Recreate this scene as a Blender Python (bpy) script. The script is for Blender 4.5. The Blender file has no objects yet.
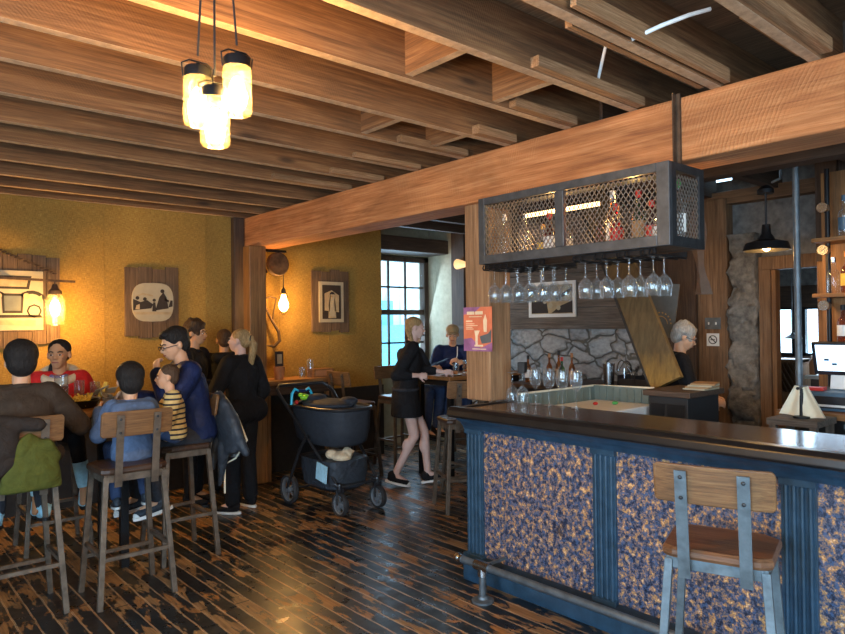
import bpy, math, random
from mathutils import Vector, Matrix, noise as mnoise
from math import pi, sin, cos, radians as rad
V = Vector
sc = bpy.context.scene
COL = sc.collection
random.seed(7)

# ---------------------------------------------------------------- camera
cam_data = bpy.data.cameras.new('camera')
cam = bpy.data.objects.new('camera', cam_data)
COL.objects.link(cam)
sc.camera = cam
YAW, PITCH, ROLL = 0.85368541, 0.01135764, -0.01147492
f_ = V((cos(YAW)*cos(PITCH), sin(YAW)*cos(PITCH), sin(PITCH)))
r_ = V((sin(YAW), -cos(YAW), 0)); u_ = r_.cross(f_)
cr, sr = cos(ROLL), sin(ROLL)
right = r_*cr + u_*sr; up = -r_*sr + u_*cr
m = Matrix((right, up, -f_)).transposed().to_4x4()
m.translation = V((0, 0, 1.62))
cam.matrix_world = m
cam_data.sensor_width = 36.0
cam_data.lens = 671.6/845*36
cam_data.clip_start = 0.05
cam_data.clip_end = 200

# ---------------------------------------------------------------- world, daylight, exposure
world = bpy.data.worlds.new('world'); sc.world = world
world.use_nodes = True
wn = world.node_tree.nodes
wn['Background'].inputs[0].default_value = (0.50, 0.78, 1.0, 1)
wn['Background'].inputs[1].default_value = 3.5
sc.view_settings.view_transform = 'Standard'
sc.view_settings.look = 'None'
sc.view_settings.exposure = 0.85
sc.view_settings.gamma = 1.0
sc.view_settings.use_curve_mapping = False

def area(name, loc, target, sx, sy, power, color):
    l = bpy.data.lights.new(name, 'AREA'); l.shape = 'RECTANGLE'; l.size = sx; l.size_y = sy
    l.energy = power; l.color = color
    o = bpy.data.objects.new(name, l); COL.objects.link(o); o.location = loc
    o.rotation_euler = (V(target)-V(loc)).to_track_quat('-Z', 'Y').to_euler()
    return o
def point(name, loc, power, color, radius=0.03):
    l = bpy.data.lights.new(name, 'POINT'); l.energy = power; l.color = color; l.shadow_soft_size = radius
    o = bpy.data.objects.new(name, l); COL.objects.link(o); o.location = loc
    return o
DAY = (0.55, 0.77, 1.0)
WARM = (1.0, 0.55, 0.165)
area('daylight_side_window', (-2.12, 0.7, 1.65), (3, 0.9, 1.0), 2.6, 1.5, 120, DAY)
area('daylight_side_window_near', (-2.12, -1.6, 1.65), (3, 0.0, 1.0), 1.4, 1.5, 60, DAY)
area('daylight_rear_window', (1.6, -2.62, 1.65), (1.8, 3, 0.9), 3.0, 1.5, 32, DAY)
area('daylight_nook_window', (5.9, 7.32, 1.75), (5.2, 5.0, 1.0), 1.1, 1.5, 18, DAY)
area('daylight_far_room', (9.85, 3.9, 1.6), (7, 3.0, 1.2), 2.4, 1.4, 60, DAY)

# ---------------------------------------------------------------- materials
MATS = {}
def newmat(name):
    m = bpy.data.materials.new(name); m.use_nodes = True; MATS[name] = m
    nt = m.node_tree; return m, nt, nt.nodes['Principled BSDF']
def coords(nt, scale=(1, 1, 1), loc=(0, 0, 0), rot=(0, 0, 0)):
    tc = nt.nodes.new('ShaderNodeTexCoord'); mp = nt.nodes.new('ShaderNodeMapping')
    nt.links.new(tc.outputs['Object'], mp.inputs[0])
    mp.inputs['Scale'].default_value = scale; mp.inputs['Location'].default_value = loc; mp.inputs['Rotation'].default_value = rot
    return mp.outputs[0]
def noise(nt, vec, scale, detail=4, rough=.6, dist=0):
    n = nt.nodes.new('ShaderNodeTexNoise'); nt.links.new(vec, n.inputs['Vector'])
    n.inputs['Scale'].default_value = scale; n.inputs['Detail'].default_value = detail
    n.inputs['Roughness'].default_value = rough; n.inputs['Distortion'].default_value = dist
    return n.outputs[0]
def ramp(nt, fac, stops, interp='LINEAR'):
    r = nt.nodes.new('ShaderNodeValToRGB'); r.color_ramp.interpolation = interp
    e = r.color_ramp.elements
    while len(e) < len(stops): e.new(.5)
    for i, (p, c) in enumerate(stops):
        e[i].position = p
        e[i].color = (c, c, c, 1) if isinstance(c, (int, float)) else (*c, 1)
    nt.links.new(fac, r.inputs[0]); return r.outputs[0]
def mixc(nt, fac, a, b, mode='MIX'):
    n = nt.nodes.new('ShaderNodeMix'); n.data_type = 'RGBA'; n.blend_type = mode
    def put(s, v):
        if hasattr(v, 'is_linked') or hasattr(v, 'node'): nt.links.new(v, s)
        elif isinstance(v, (int, float)): s.default_value = v
        else: s.default_value = (*v, 1)
    put(n.inputs[0], fac); put(n.inputs[6], a); put(n.inputs[7], b)
    return n.outputs[2]
def mth(nt, op, a, b=0.0, c=None):
    n = nt.nodes.new('ShaderNodeMath'); n.operation = op
    for i, v in enumerate((a, b) if c is None else (a, b, c)):
        if isinstance(v, (int, float)): n.inputs[i].default_value = v
        else: nt.links.new(v, n.inputs[i])
    return n.outputs[0]
def bump(nt, p, h, strength=.3, dist=.01):
    b = nt.nodes.new('ShaderNodeBump'); b.inputs['Strength'].default_value = strength; b.inputs['Distance'].default_value = dist
    nt.links.new(h, b.inputs['Height']); nt.links.new(b.outputs[0], p.inputs['Normal'])
def plain(name, c, rough=.6, metal=0, var=.12, bscale=0, bstr=.3, bdist=.01, emit=None, es=0, spec=None):
    m, nt, p = newmat(name)
    v = coords(nt)
    n = noise(nt, v, 14, 3)
    lo = tuple(x*(1-var) for x in c); hi = tuple(min(1, x*(1+var)) for x in c)
    nt.links.new(ramp(nt, n, [(.3, lo), (.7, hi)]), p.inputs['Base Color'])
    p.inputs['Roughness'].default_value = rough; p.inputs['Metallic'].default_value = metal
    if spec is not None: p.inputs['Specular IOR Level'].default_value = spec
    if bscale: bump(nt, p, noise(nt, v, bscale, 4), bstr, bdist)
    if emit: p.inputs['Emission Color'].default_value = (*emit, 1); p.inputs['Emission Strength'].default_value = es
    return m
def wood(name, dark, mid, light, axis='X', grain=40, rough=.75, bstr=.5, saw=False, knots=True, bdist=.004, under=None):
    m, nt, p = newmat(name)
    k = {'X': (.035, 1, 1), 'Y': (1, .035, 1), 'Z': (1, 1, .035)}[axis]
    v = coords(nt, k)
    g = noise(nt, v, grain*2.2, 8, .7, .35)
    v2 = coords(nt, tuple(1 if a == 1 else .28 for a in k))
    big = noise(nt, v2, 3.0, 4, .6, 1.0)
    col = ramp(nt, g, [(.28, dark), (.5, mid), (.72, light)])
    shade = ramp(nt, big, [(.25, .55), (.5, 1.0), (.75, 1.25)])
    col = mixc(nt, 1.0, col, shade, 'MULTIPLY')
    h = g
    if knots:
        vo = nt.nodes.new('ShaderNodeTexVoronoi'); nt.links.new(coords(nt, tuple(1 if a == 1 else .28 for a in k)), vo.inputs['Vector'])
        vo.inputs['Scale'].default_value = 3.3
        kn = ramp(nt, vo.outputs['Distance'], [(.03, 1.0), (.09, 0.0)])
        col = mixc(nt, mth(nt, 'MULTIPLY', kn, .75), col, tuple(a*.35 for a in dark))
    if saw:
        # circular-saw arcs across the face
        w = nt.nodes.new('ShaderNodeTexWave'); w.wave_type = 'RINGS'; w.rings_direction = 'X' if axis == 'Y' else 'Y'
        off = (0, .35, -1.9) if axis == 'Y' else (.35, 0, -1.9)
        nt.links.new(coords(nt, (1, 1, 1), off), w.inputs['Vector'])
        w.inputs['Scale'].default_value = 17 if axis == 'Y' else 24; w.inputs['Distortion'].default_value = 2.5
        w.inputs['Detail'].default_value = 2; w.inputs['Detail Scale'].default_value = 1.5
        msk = ramp(nt, noise(nt, coords(nt), 2.2, 2), [(.42, 0.0), (.6, 1.0)])
        sw = mth(nt, 'MULTIPLY', w.outputs['Fac'], msk)
        col = mixc(nt, mth(nt, 'MULTIPLY', ramp(nt, sw, [(.72, 0.0), (.95, 1.0)]), .16 if axis == 'X' else .32), col, light)
        h = mth(nt, 'ADD', g, mth(nt, 'MULTIPLY', sw, .35))
    if under:       # paler colour on faces that point down
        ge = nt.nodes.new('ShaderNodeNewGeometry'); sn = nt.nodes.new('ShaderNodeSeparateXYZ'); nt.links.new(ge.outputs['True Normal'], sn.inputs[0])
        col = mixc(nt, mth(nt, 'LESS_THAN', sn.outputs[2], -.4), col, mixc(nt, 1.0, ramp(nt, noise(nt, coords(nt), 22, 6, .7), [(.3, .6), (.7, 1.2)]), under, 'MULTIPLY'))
    nt.links.new(col, p.inputs['Base Color'])
    p.inputs['Roughness'].default_value = rough
    bump(nt, p, h, bstr, bdist)
    return m
for ax in 'XYZ':
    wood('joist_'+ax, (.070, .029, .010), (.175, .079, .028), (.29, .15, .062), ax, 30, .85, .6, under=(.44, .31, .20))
    wood('darkwood_'+ax, (.022, .012, .008), (.06, .033, .019), (.11, .065, .04), ax, 40, .7)
    wood('oldwood_'+ax, (.07, .036, .017), (.17, .09, .042), (.29, .165, .085), ax, 35, .8, .7)
    wood('plankwood_'+ax, (.05, .028, .015), (.12, .070, .038), (.20, .13, .075), ax, 30, .85, .9); wood('greywood_'+ax, (.05, .04, .032), (.13, .105, .085), (.22, .18, .15), ax, 35, .85, .7)
    wood('seatwood_'+ax, (.06, .025, .012), (.15, .066, .030), (.26, .13, .06), ax, 45, .42, .25, knots=False)
    wood('backwood_'+ax, (.07, .030, .010), (.165, .078, .026), (.26, .135, .052), ax, 45, .5, .25, knots=False)
    wood('orangewood_'+ax, (.11, .045, .013), (.25, .11, .032), (.37, .19, .065), ax, 35, .6, .3)
wood('beam_Y', (.24, .078, .024), (.48, .185, .062), (.66, .32, .13), 'Y', 22, .85, .9, saw=True, bdist=.006)
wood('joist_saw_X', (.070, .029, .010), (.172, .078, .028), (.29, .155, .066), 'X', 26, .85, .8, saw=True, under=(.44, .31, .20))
wood('joist_edge_X', (.12, .058, .024), (.26, .14, .063), (.42, .26, .14), 'X', 60, .9, .8, knots=False)
wood('post_Z', (.13, .062, .028), (.29, .155, .072), (.45, .27, .14), 'Z', 26, .8, .9, bdist=.006)
wood('bartop_Y', (.035, .018, .012), (.075, .036, .022), (.13, .065, .036), 'Y', 30, .16, .08, knots=False)

def floor_mat():
    m, nt, p = newmat('painted_floor')
    tc = nt.nodes.new('ShaderNodeTexCoord'); sp = nt.nodes.new('ShaderNodeSeparateXYZ')
    nt.links.new(tc.outputs['Object'], sp.inputs[0])
    W = .092
    wob = mth(nt, 'MULTIPLY', mth(nt, 'SUBTRACT', noise(nt, coords(nt, (1, .6, 1)), 5, 3), .5), .018)
    x = mth(nt, 'DIVIDE', mth(nt, 'ADD', sp.outputs[0], wob), W)
    idx = mth(nt, 'FLOOR', x)
    fr = mth(nt, 'FRACT', x)
    wn_ = nt.nodes.new('ShaderNodeTexWhiteNoise'); wn_.noise_dimensions = '1D'; nt.links.new(idx, wn_.inputs['W'])
    rnd = wn_.outputs['Value']
    cmb = nt.nodes.new('ShaderNodeCombineXYZ')
    nt.links.new(mth(nt, 'MULTIPLY', sp.outputs[0], 3.0), cmb.inputs[0])
    nt.links.new(mth(nt, 'ADD', mth(nt, 'MULTIPLY', sp.outputs[1], 1.0), mth(nt, 'MULTIPLY', rnd, 37.0)), cmb.inputs[1])
    nt.links.new(rnd, cmb.inputs[2])
    wear = noise(nt, cmb.outputs[0], 2.9, 9, .70, .2)
    thr = mth(nt, 'ADD', wear, mth(nt, 'MULTIPLY', mth(nt, 'SUBTRACT', rnd, .5), .10))
    wearm = ramp(nt, thr, [(.540, 0.0), (.551, 1.0)])
    edge = mth(nt, 'ABSOLUTE', mth(nt, 'SUBTRACT', fr, .5))
    en = noise(nt, coords(nt, (1, .3, 1)), 20, 5, .7)
    edgem = ramp(nt, mth(nt, 'ADD', edge, mth(nt, 'MULTIPLY', mth(nt, 'SUBTRACT', en, .5), .09)), [(.440, 0.0), (.465, 1.0)])
    gap = ramp(nt, edge, [(.484, 0.0), (.492, 1.0)])
    # butt joints
    yj = mth(nt, 'FRACT', mth(nt, 'ADD', mth(nt, 'DIVIDE', sp.outputs[1], 1.9), mth(nt, 'MULTIPLY', rnd, 7.3)))
    butt = ramp(nt, yj, [(.004, 1.0), (.006, 0.0)])
    g = noise(nt, coords(nt, (1, .05, 1)), 60, 4)
    paint = ramp(nt, noise(nt, coords(nt), 6, 6, .7), [(.3, (.005, .007, .009)), (.6, (.014, .019, .023)), (.8, (.035, .045, .05))])
    bare = mixc(nt, rnd, ramp(nt, g, [(.3, (.17, .06, .014)), (.7, (.42, .18, .045))]), ramp(nt, g, [(.3, (.12, .07, .035)), (.7, (.33, .2, .09))]))
    line = ramp(nt, g, [(.3, (.30, .16, .07)), (.7, (.72, .48, .27))])
    c = mixc(nt, wearm, paint, bare)
    c = mixc(nt, edgem, c, line)
    c = mixc(nt, gap, c, (.006, .005, .004))
    c = mixc(nt, butt, c, (.01, .008, .006))
    nt.links.new(c, p.inputs['Base Color'])
    nt.links.new(ramp(nt, mth(nt, 'ADD', mth(nt, 'MULTIPLY', wearm, .25), noise(nt, coords(nt), 8, 4)), [(.3, .22), (.9, .55)]), p.inputs['Roughness'])
    h = mth(nt, 'SUBTRACT', mth(nt, 'MULTIPLY', g, .15), mth(nt, 'ADD', mth(nt, 'MULTIPLY', wearm, .25), mth(nt, 'MULTIPLY', gap, 1.0)))
    bump(nt, p, h, .5, .004)
floor_mat()

def burlap():
    m, nt, p = newmat('burlap')
    a = noise(nt, coords(nt, (8, 8, .6)), 42, 3, .6)
    b = noise(nt, coords(nt, (.6, .6, 8)), 42, 3, .6)
    w = mth(nt, 'ADD', mth(nt, 'MULTIPLY', a, .5), mth(nt, 'MULTIPLY', b, .5))
    big = noise(nt, coords(nt), 1.6, 4, .6)
    c = ramp(nt, w, [(.34, (.17, .092, .014)), (.5, (.33, .185, .033)), (.66, (.52, .33, .085))])
    c = mixc(nt, 1.0, c, ramp(nt, big, [(.25, .72), (.75, 1.12)]), 'MULTIPLY')
    nt.links.new(c, p.inputs['Base Color']); p.inputs['Roughness'].default_value = .9
    bump(nt, p, w, .5, .004)
burlap()
def panelmat():
    m, nt, p = newmat('mottled_panel')
    v = coords(nt)
    n1 = noise(nt, v, 30, 9, .8, 0)
    n2 = noise(nt, coords(nt, loc=(5, 3, 1)), 36, 8, .75, 0)
    n3 = noise(nt, coords(nt, loc=(9, 2, 7)), 7, 5, .75, .3)
    c = ramp(nt, n1, [(.36, (.006, .008, .016)), (.46, (.02, .032, .07)), (.50, (.09, .11, .17)), (.535, (.26, .15, .08)), (.575, (.55, .27, .07)), (.64, (.80, .56, .34))])
    c = mixc(nt, ramp(nt, n2, [(.53, 0.0), (.57, .85)]), c, (.05, .10, .21))
    c = mixc(nt, ramp(nt, n3, [(.60, 0.0), (.66, .75)]), c, (.015, .014, .022))
    nt.links.new(c, p.inputs['Base Color']); p.inputs['Roughness'].default_value = .38
    bump(nt, p, n1, .25, .002)
panelmat()
def stonemat():
    m, nt, p = newmat('fieldstone')
    dv = nt.nodes.new('ShaderNodeMix'); dv.data_type = 'VECTOR'
    v = coords(nt, (1, 1, 1.5))
    nn = nt.nodes.new('ShaderNodeTexNoise'); nt.links.new(v, nn.inputs['Vector']); nn.inputs['Scale'].default_value = 3
    dv.inputs[0].default_value = .25; nt.links.new(v, dv.inputs[4]); nt.links.new(nn.outputs['Color'], dv.inputs[5])
    vo = nt.nodes.new('ShaderNodeTexVoronoi'); vo.feature = 'DISTANCE_TO_EDGE'; nt.links.new(dv.outputs[1], vo.inputs['Vector']); vo.inputs['Scale'].default_value = 4.6
    vc = nt.nodes.new('ShaderNodeTexVoronoi'); nt.links.new(dv.outputs[1], vc.inputs['Vector']); vc.inputs['Scale'].default_value = 4.6
    sp = nt.nodes.new('ShaderNodeSeparateColor'); nt.links.new(vc.outputs['Color'], sp.inputs[0])
    c = ramp(nt, sp.outputs[0], [(0, (.27, .28, .28)), (.5, (.42, .43, .43)), (1, (.55, .54, .50))])
    c = mixc(nt, .5, c, ramp(nt, noise(nt, v, 18, 6), [(.3, (.1, .1, .1)), (.7, (.5, .5, .5))]))
    c = mixc(nt, ramp(nt, vo.outputs[0], [(.02, 1.0), (.05, 0.0)]), c, (.13, .12, .10))
    nt.links.new(c, p.inputs['Base Color']); p.inputs['Roughness'].default_value = .9
    bump(nt, p, ramp(nt, vo.outputs[0], [(0, 0.0), (.12, 1.0)]), 1.0, .03)
stonemat()
def glassmat(name, tint, gloss=1.0):
    m = bpy.data.materials.new(name); m.use_nodes = True; MATS[name] = m
    nt = m.node_tree; nt.nodes.clear()
    out = nt.nodes.new('ShaderNodeOutputMaterial'); mx = nt.nodes.new('ShaderNodeMixShader')
    t = nt.nodes.new('ShaderNodeBsdfTransparent'); g = nt.nodes.new('ShaderNodeBsdfGlossy')
    t.inputs[0].default_value = (*tint, 1); g.inputs['Roughness'].default_value = .04; g.inputs[0].default_value = (1, 1, 1, 1)
    df = nt.nodes.new('ShaderNodeBsdfDiffuse'); df.inputs[0].default_value = (.8, .83, .85, 1); gd = nt.nodes.new('ShaderNodeMixShader'); gd.inputs[0].default_value = .35  # white diffuse for the edges, painted in for bright reflections
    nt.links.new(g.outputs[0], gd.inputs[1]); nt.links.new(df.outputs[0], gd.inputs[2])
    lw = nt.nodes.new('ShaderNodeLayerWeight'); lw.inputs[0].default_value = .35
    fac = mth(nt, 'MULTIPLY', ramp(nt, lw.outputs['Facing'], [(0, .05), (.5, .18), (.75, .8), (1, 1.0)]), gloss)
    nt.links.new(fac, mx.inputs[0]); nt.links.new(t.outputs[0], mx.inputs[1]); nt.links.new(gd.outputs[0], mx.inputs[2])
    nt.links.new(mx.outputs[0], out.inputs[0])
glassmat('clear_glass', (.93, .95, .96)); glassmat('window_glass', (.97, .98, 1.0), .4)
glassmat('amber_glass', (.75, .38, .10)); glassmat('green_glass', (.25, .5, .25)); glassmat('red_drink', (.55, .05, .04))
def jarmat():
    m = bpy.data.materials.new('jar_glass'); m.use_nodes = True; MATS['jar_glass'] = m
    nt = m.node_tree; nt.nodes.clear()
    out = nt.nodes.new('ShaderNodeOutputMaterial'); mx = nt.nodes.new('ShaderNodeMixShader'); m2 = nt.nodes.new('ShaderNodeMixShader')
    t = nt.nodes.new('ShaderNodeBsdfTransparent'); g = nt.nodes.new('ShaderNodeBsdfGlossy'); tr = nt.nodes.new('ShaderNodeBsdfTranslucent')
    tr.inputs[0].default_value = (1, .9, .62, 1); g.inputs['Roughness'].default_value = .1; t.inputs[0].default_value = (1, .97, .88, 1)
    nt.links.new(ramp(nt, noise(nt, coords(nt), 90, 2), [(.45, .015), (.65, .05)]), mx.inputs[0])
    nt.links.new(t.outputs[0], mx.inputs[1]); nt.links.new(tr.outputs[0], mx.inputs[2])
    lw = nt.nodes.new('ShaderNodeLayerWeight'); nt.links.new(ramp(nt, lw.outputs['Facing'], [(0, .04), (.7, .15), (1, .6)]), m2.inputs[0])
    nt.links.new(mx.outputs[0], m2.inputs[1]); nt.links.new(g.outputs[0], m2.inputs[2]); nt.links.new(m2.outputs[0], out.inputs[0])
jarmat()
def emis(name, c, s):
    m, nt, p = newmat(name)
    p.inputs['Base Color'].default_value = (*c, 1); p.inputs['Emission Color'].default_value = (*c, 1); p.inputs['Emission Strength'].default_value = s
emis('bulb_glow', (1.0, .66, .26), 45); emis('bulb_small', (1.0, .55, .18), 16); emis('screen', (.55, .75, .95), 1.2)
emis('reflection_glow', (1.0, .6, .25), 5)  # emissive colour imitating a yellow reflection
plain('blackmetal', (.018, .018, .02), .45, .6); plain('iron', (.055, .06, .066), .5, .7, .25, 30, .2)
plain('steelframe', (.085, .092, .10), .5, .55, .25, 25, .2); plain('steel', (.55, .57, .6), .25, 1.0)
plain('galv', (.13, .155, .175), .5, .6, .25, 20, .2); plain('stoolmetal', (.15, .115, .085), .45, .5, .35, 25, .25)
plain('bluepaint', (.022, .054, .092), .33, 0, .3, 9, .15, .004); plain('bluepaint_dark', (.015, .034, .062), .4, 0, .3)
plain('blackrail', (.010, .009, .009), .35, 0, .3); plain('plaster', (.42, .38, .27), .9, 0, .12, 10, .4)
plain('greyplaster', (.17, .165, .155), .9, 0, .35, 6, .5); plain('darkwall', (.018, .015, .013), .6, 0, .3, 12, .3)
plain('white', (.75, .75, .72), .6, 0, .04); plain('paper', (.40, .34, .23), .8, 0, .06); plain('sepia', (.40, .30, .17), .8, 0, .2)
plain('ink', (.03, .02, .015), .8, 0, .2); plain('black', (.012, .012, .013), .6); plain('blackplastic', (.015, .016, .02), .35)
plain('rubber', (.02, .02, .022), .7); plain('beadboard', (.13, .17, .155), .5, 0, .1); plain('brass', (.45, .30, .10), .4, .7, .3, 12, .3)
plain('rust', (.10, .06, .035), .7, .5, .4, 20, .5); plain('red', (.5, .02, .015), .6); plain('green', (.08, .4, .1), .5)
plain('cyan', (.03, .45, .65), .4); plain('lime', (.25, .6, .03), .4); plain('towel', (.72, .66, .5), .9, 0, .06, 60, .4, .003)
plain('fries', (.75, .5, .08), .7, 0, .2, 30, .5); plain('brownpaper', (.34, .2, .09), .85, 0, .1, 8, .5)
plain('slate', (.11, .12, .12), .7); plain('siding', (.66, .76, .78), .7, 0, .05); plain('siding_trim', (.16, .50, .62), .7)
plain('tarp', (.01, .015, .12), .4); plain('cooler', (.25, .42, .48), .3); plain('registerblue', (.06, .12, .18), .4)
plain('cable', (.8, .8, .78), .4); plain('copperart', (.45, .2, .08), .6)
plain('poster_orange', (.72, .19, .09), .5, 0, .12); plain('poster_purple', (.32, .12, .26), .5, 0, .3); plain('poster_cream', (.85, .65, .42), .5)
plain('skin', (.62, .34, .20), .5, 0, .05, spec=.3); plain('skin_warm', (.52, .27, .14), .5, 0, .05, spec=.3); plain('skin_pale', (.62, .42, .36), .5, 0, .05, spec=.3)
def M(k): return MATS[k]

# ---------------------------------------------------------------- mesh helpers
class MB:
    def __init__(s): s.v = []; s.f = []
    def add(s, vs, fs):
        b = len(s.v); s.v += [tuple(v) for v in vs]; s.f += [tuple(i+b for i in f) for f in fs]; return s
    def box(s, c, d, rz=0, R=None):
        R = R or Matrix.Rotation(rz, 3, 'Z'); c = V(c)
        vs = [c + R @ V((x*d[0]/2, y*d[1]/2, z*d[2]/2)) for x in (-1, 1) for y in (-1, 1) for z in (-1, 1)]
        return s.add(vs, [(0, 1, 3, 2), (4, 6, 7, 5), (0, 4, 5, 1), (2, 3, 7, 6), (0, 2, 6, 4), (1, 5, 7, 3)])
    def bb(s, x0, x1, y0, y1, z0, z1): return s.box(((x0+x1)/2, (y0+y1)/2, (z0+z1)/2), (abs(x1-x0), abs(y1-y0), abs(z1-z0)))
    def bar(s, a, b, w, h, up=(0, 0, 1)):      # rectangular bar from a to b, w along side, h along up
        a = V(a); b = V(b); d = (b-a); L = d.length; y = d.normalized(); x = y.cross(V(up))
        if x.length < 1e-4: x = y.cross(V((1, 0, 0)))
        x.normalize(); z = x.cross(y)
        return s.box((a+b)/2, (w, L, h), R=Matrix((x, y, z)).transposed())
    def loft(s, rings, cap=True):
        n = len(rings[0]); vs = [p for r in rings for p in r]; fs = []
        for i in range(len(rings)-1):
            for j in range(n):
                k = (j+1) % n; fs.append((i*n+j, i*n+k, (i+1)*n+k, (i+1)*n+j))
        if cap: fs.append(tuple(range(n))[::-1]); fs.append(tuple((len(rings)-1)*n+j for j in range(n)))
        return s.add(vs, fs)
    def tube(s, pts, r, n=8, side=None, ry=None):
        pts = [V(p) for p in pts]; N = len(pts)
        rr = r if isinstance(r, (list, tuple)) else [r]*N
        ryy = ry if isinstance(ry, (list, tuple)) else ([ry]*N if ry else rr)
        t0 = (pts[1]-pts[0]).normalized()
        x = V(side) if side else (V((0, 0, 1)) if abs(t0.z) < .9 else V((1, 0, 0)))
        rings = []
        for i, p in enumerate(pts):
            t = (pts[min(i+1, N-1)]-pts[max(i-1, 0)]).normalized()
            x = (x - t*x.dot(t)).normalized(); y = t.cross(x)
            rings.append([p + x*rr[i]*cos(2*pi*j/n) + y*ryy[i]*sin(2*pi*j/n) for j in range(n)])
        return s.loft(rings)
    def capsule(s, a, b, ra, rb, n=12):
        a = V(a); b = V(b); d = (b-a).normalized() if (b-a).length > 1e-6 else V((0, 0, 1))
        P = []; Q = []
        for k in (85, 60, 30): P.append(a - d*ra*sin(rad(k))); Q.append(ra*cos(rad(k)))
        P += [a, b]; Q += [ra, rb]
        for k in (30, 60, 85): P.append(b + d*rb*sin(rad(k))); Q.append(rb*cos(rad(k)))
        x = V((0, 0, 1)) if abs(d.z) < .9 else V((1, 0, 0)); x = (x-d*x.dot(d)).normalized(); y = d.cross(x)
        return s.loft([[p + x*q*cos(2*pi*j/n) + y*q*sin(2*pi*j/n) for j in range(n)] for p, q in zip(P, Q)])
    def ell(s, c, r, R=None, n=16, m=10):
        c = V(c); R = R or Matrix.Identity(3); rings = []
        for i in range(m+1):
            a = -pi/2 + pi*(i+.001 if i == 0 else (i-.001 if i == m else i))/m
            rings.append([c + R @ V((r[0]*cos(a)*cos(2*pi*j/n), r[1]*cos(a)*sin(2*pi*j/n), r[2]*sin(a))) for j in range(n)])
        return s.loft(rings)
    def lathe(s, prof, c=(0, 0, 0), n=20, R=None, cap=False):
        c = V(c); R = R or Matrix.Identity(3)
        return s.loft([[c + R @ V((max(r, 1e-4)*cos(2*pi*j/n), max(r, 1e-4)*sin(2*pi*j/n), z)) for j in range(n)] for r, z in prof], cap)
    def prism(s, poly, o, x, y, d):     # polygon (u,v) extruded by vector d
        o = V(o); x = V(x); y = V(y); d = V(d); n = len(poly)
        a = [o + x*p[0] + y*p[1] for p in poly]; return s.loft([a, [p+d for p in a]])
    def build(s, name, mat, parent=None, smooth=False, bevel=0, loc=None):
        me = bpy.data.meshes.new(name); me.from_pydata(s.v, [], s.f); me.update()
        import bmesh
        b = bmesh.new(); b.from_mesh(me); bmesh.ops.recalc_face_normals(b, faces=b.faces); b.to_mesh(me); b.free()
        me.materials.append(M(mat) if isinstance(mat, str) else mat)
        if smooth:
            me.shade_smooth(); me.set_sharp_from_angle(angle=rad(40))
        o = bpy.data.objects.new(name, me); COL.objects.link(o)
        if loc: o.location = loc
        if parent: o.parent = parent
        if bevel:
            md = o.modifiers.new('bevel', 'BEVEL'); md.width = bevel; md.segments = 2; md.limit_method = 'ANGLE'; md.harden_normals = False
        return o
def tag(o, label, cat, group=None):
    o['label'] = label; o['category'] = cat
    if group: o['group'] = group
    return o
def thing(name, label, cat, loc=(0, 0, 0), rz=0, group=None):
    o = bpy.data.objects.new(name, None); COL.objects.link(o); o.location = loc; o.rotation_euler = (0, 0, rz); o.empty_display_size = .1
    return tag(o, label, cat, group)
def struct(o): o['kind'] = 'structure'; return o
def kids(o): return [c for c in bpy.data.objects if c.parent == o]
def copy_tree(o, loc=None, rz=None, label=None, parent=None, cache={}):
    c = o.copy(); COL.objects.link(c)
    if parent: c.parent = parent
    for k in kids(o): copy_tree(k, parent=c)
    if loc is not None: c.location = loc
    if rz is not None: c.rotation_euler = (0, 0, rz)
    if label: c['label'] = label
    return c
plain('galvstool', (.13, .165, .185), .45, .5, .3, 25, .25)
wood('darkseat_X', (.02, .010, .006), (.055, .028, .016), (.10, .055, .03), 'X', 45, .4, .25, knots=False)
plain('meshsteel', (.24, .21, .18), .4, .5)
plain('rubble', (.15, .135, .115), .95, 0, .5, 14, .9, .02)
plain('leather', (.11, .065, .04), .7, 0, .2, 12, .4)
plain('lampshade', (.75, .5, .22), .5, 0, .1, emit=(1, .6, .25), es=.6)
def slantmat():
    m, nt, p = newmat('slant')
    g = noise(nt, coords(nt, (1, 1, .2)), 30, 5)
    tc = nt.nodes.new('ShaderNodeTexCoord'); sp = nt.nodes.new('ShaderNodeSeparateXYZ'); nt.links.new(tc.outputs['Object'], sp.inputs[0])
    z = mth(nt, 'ADD', sp.outputs[2], mth(nt, 'MULTIPLY', noise(nt, coords(nt), 9, 5), .35))
    worn = ramp(nt, mth(nt, 'MULTIPLY', z, .5), [(.68, 1.0), (.80, 0.0)])
    c = mixc(nt, mth(nt, 'MULTIPLY', worn, .7), ramp(nt, g, [(.3, (.06, .04, .02)), (.7, (.14, .095, .045))]), ramp(nt, g, [(.3, (.20, .10, .02)), (.7, (.42, .24, .05))]))
    nt.links.new(c, p.inputs['Base Color']); p.inputs['Roughness'].default_value = .45
    bump(nt, p, g, .3, .004)
slantmat()
# ================================================================ the room
WY = 6.75; RX = 6.4; CZ = 3.04
struct(MB().bb(-2.3, 6.6, -2.8, 7.5, -.1, 0).build('floor', 'painted_floor'))
struct(MB().bb(-2.3, 6.6, -2.8, 7.5, CZ, CZ+.1).build('ceiling', 'oldwood_Y'))
# far wall with burlap, split so the dado is painted dark
struct(MB().bb(-2.3, 5.2, WY, WY+.75, 0, CZ).build('wall_far', 'burlap'))
struct(MB().bb(-2.0, 5.2, WY-.025, WY, 0, .87).build('baseboard_far', 'darkwall'))
for i, x in enumerate((-.6, .4, 1.9, 2.9, 3.75, 4.4)):
    struct(MB().bb(x, x+.006, WY-.004, WY, .87, 2.9).build('trim_%d' % (30+i), 'burlap'))
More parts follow.
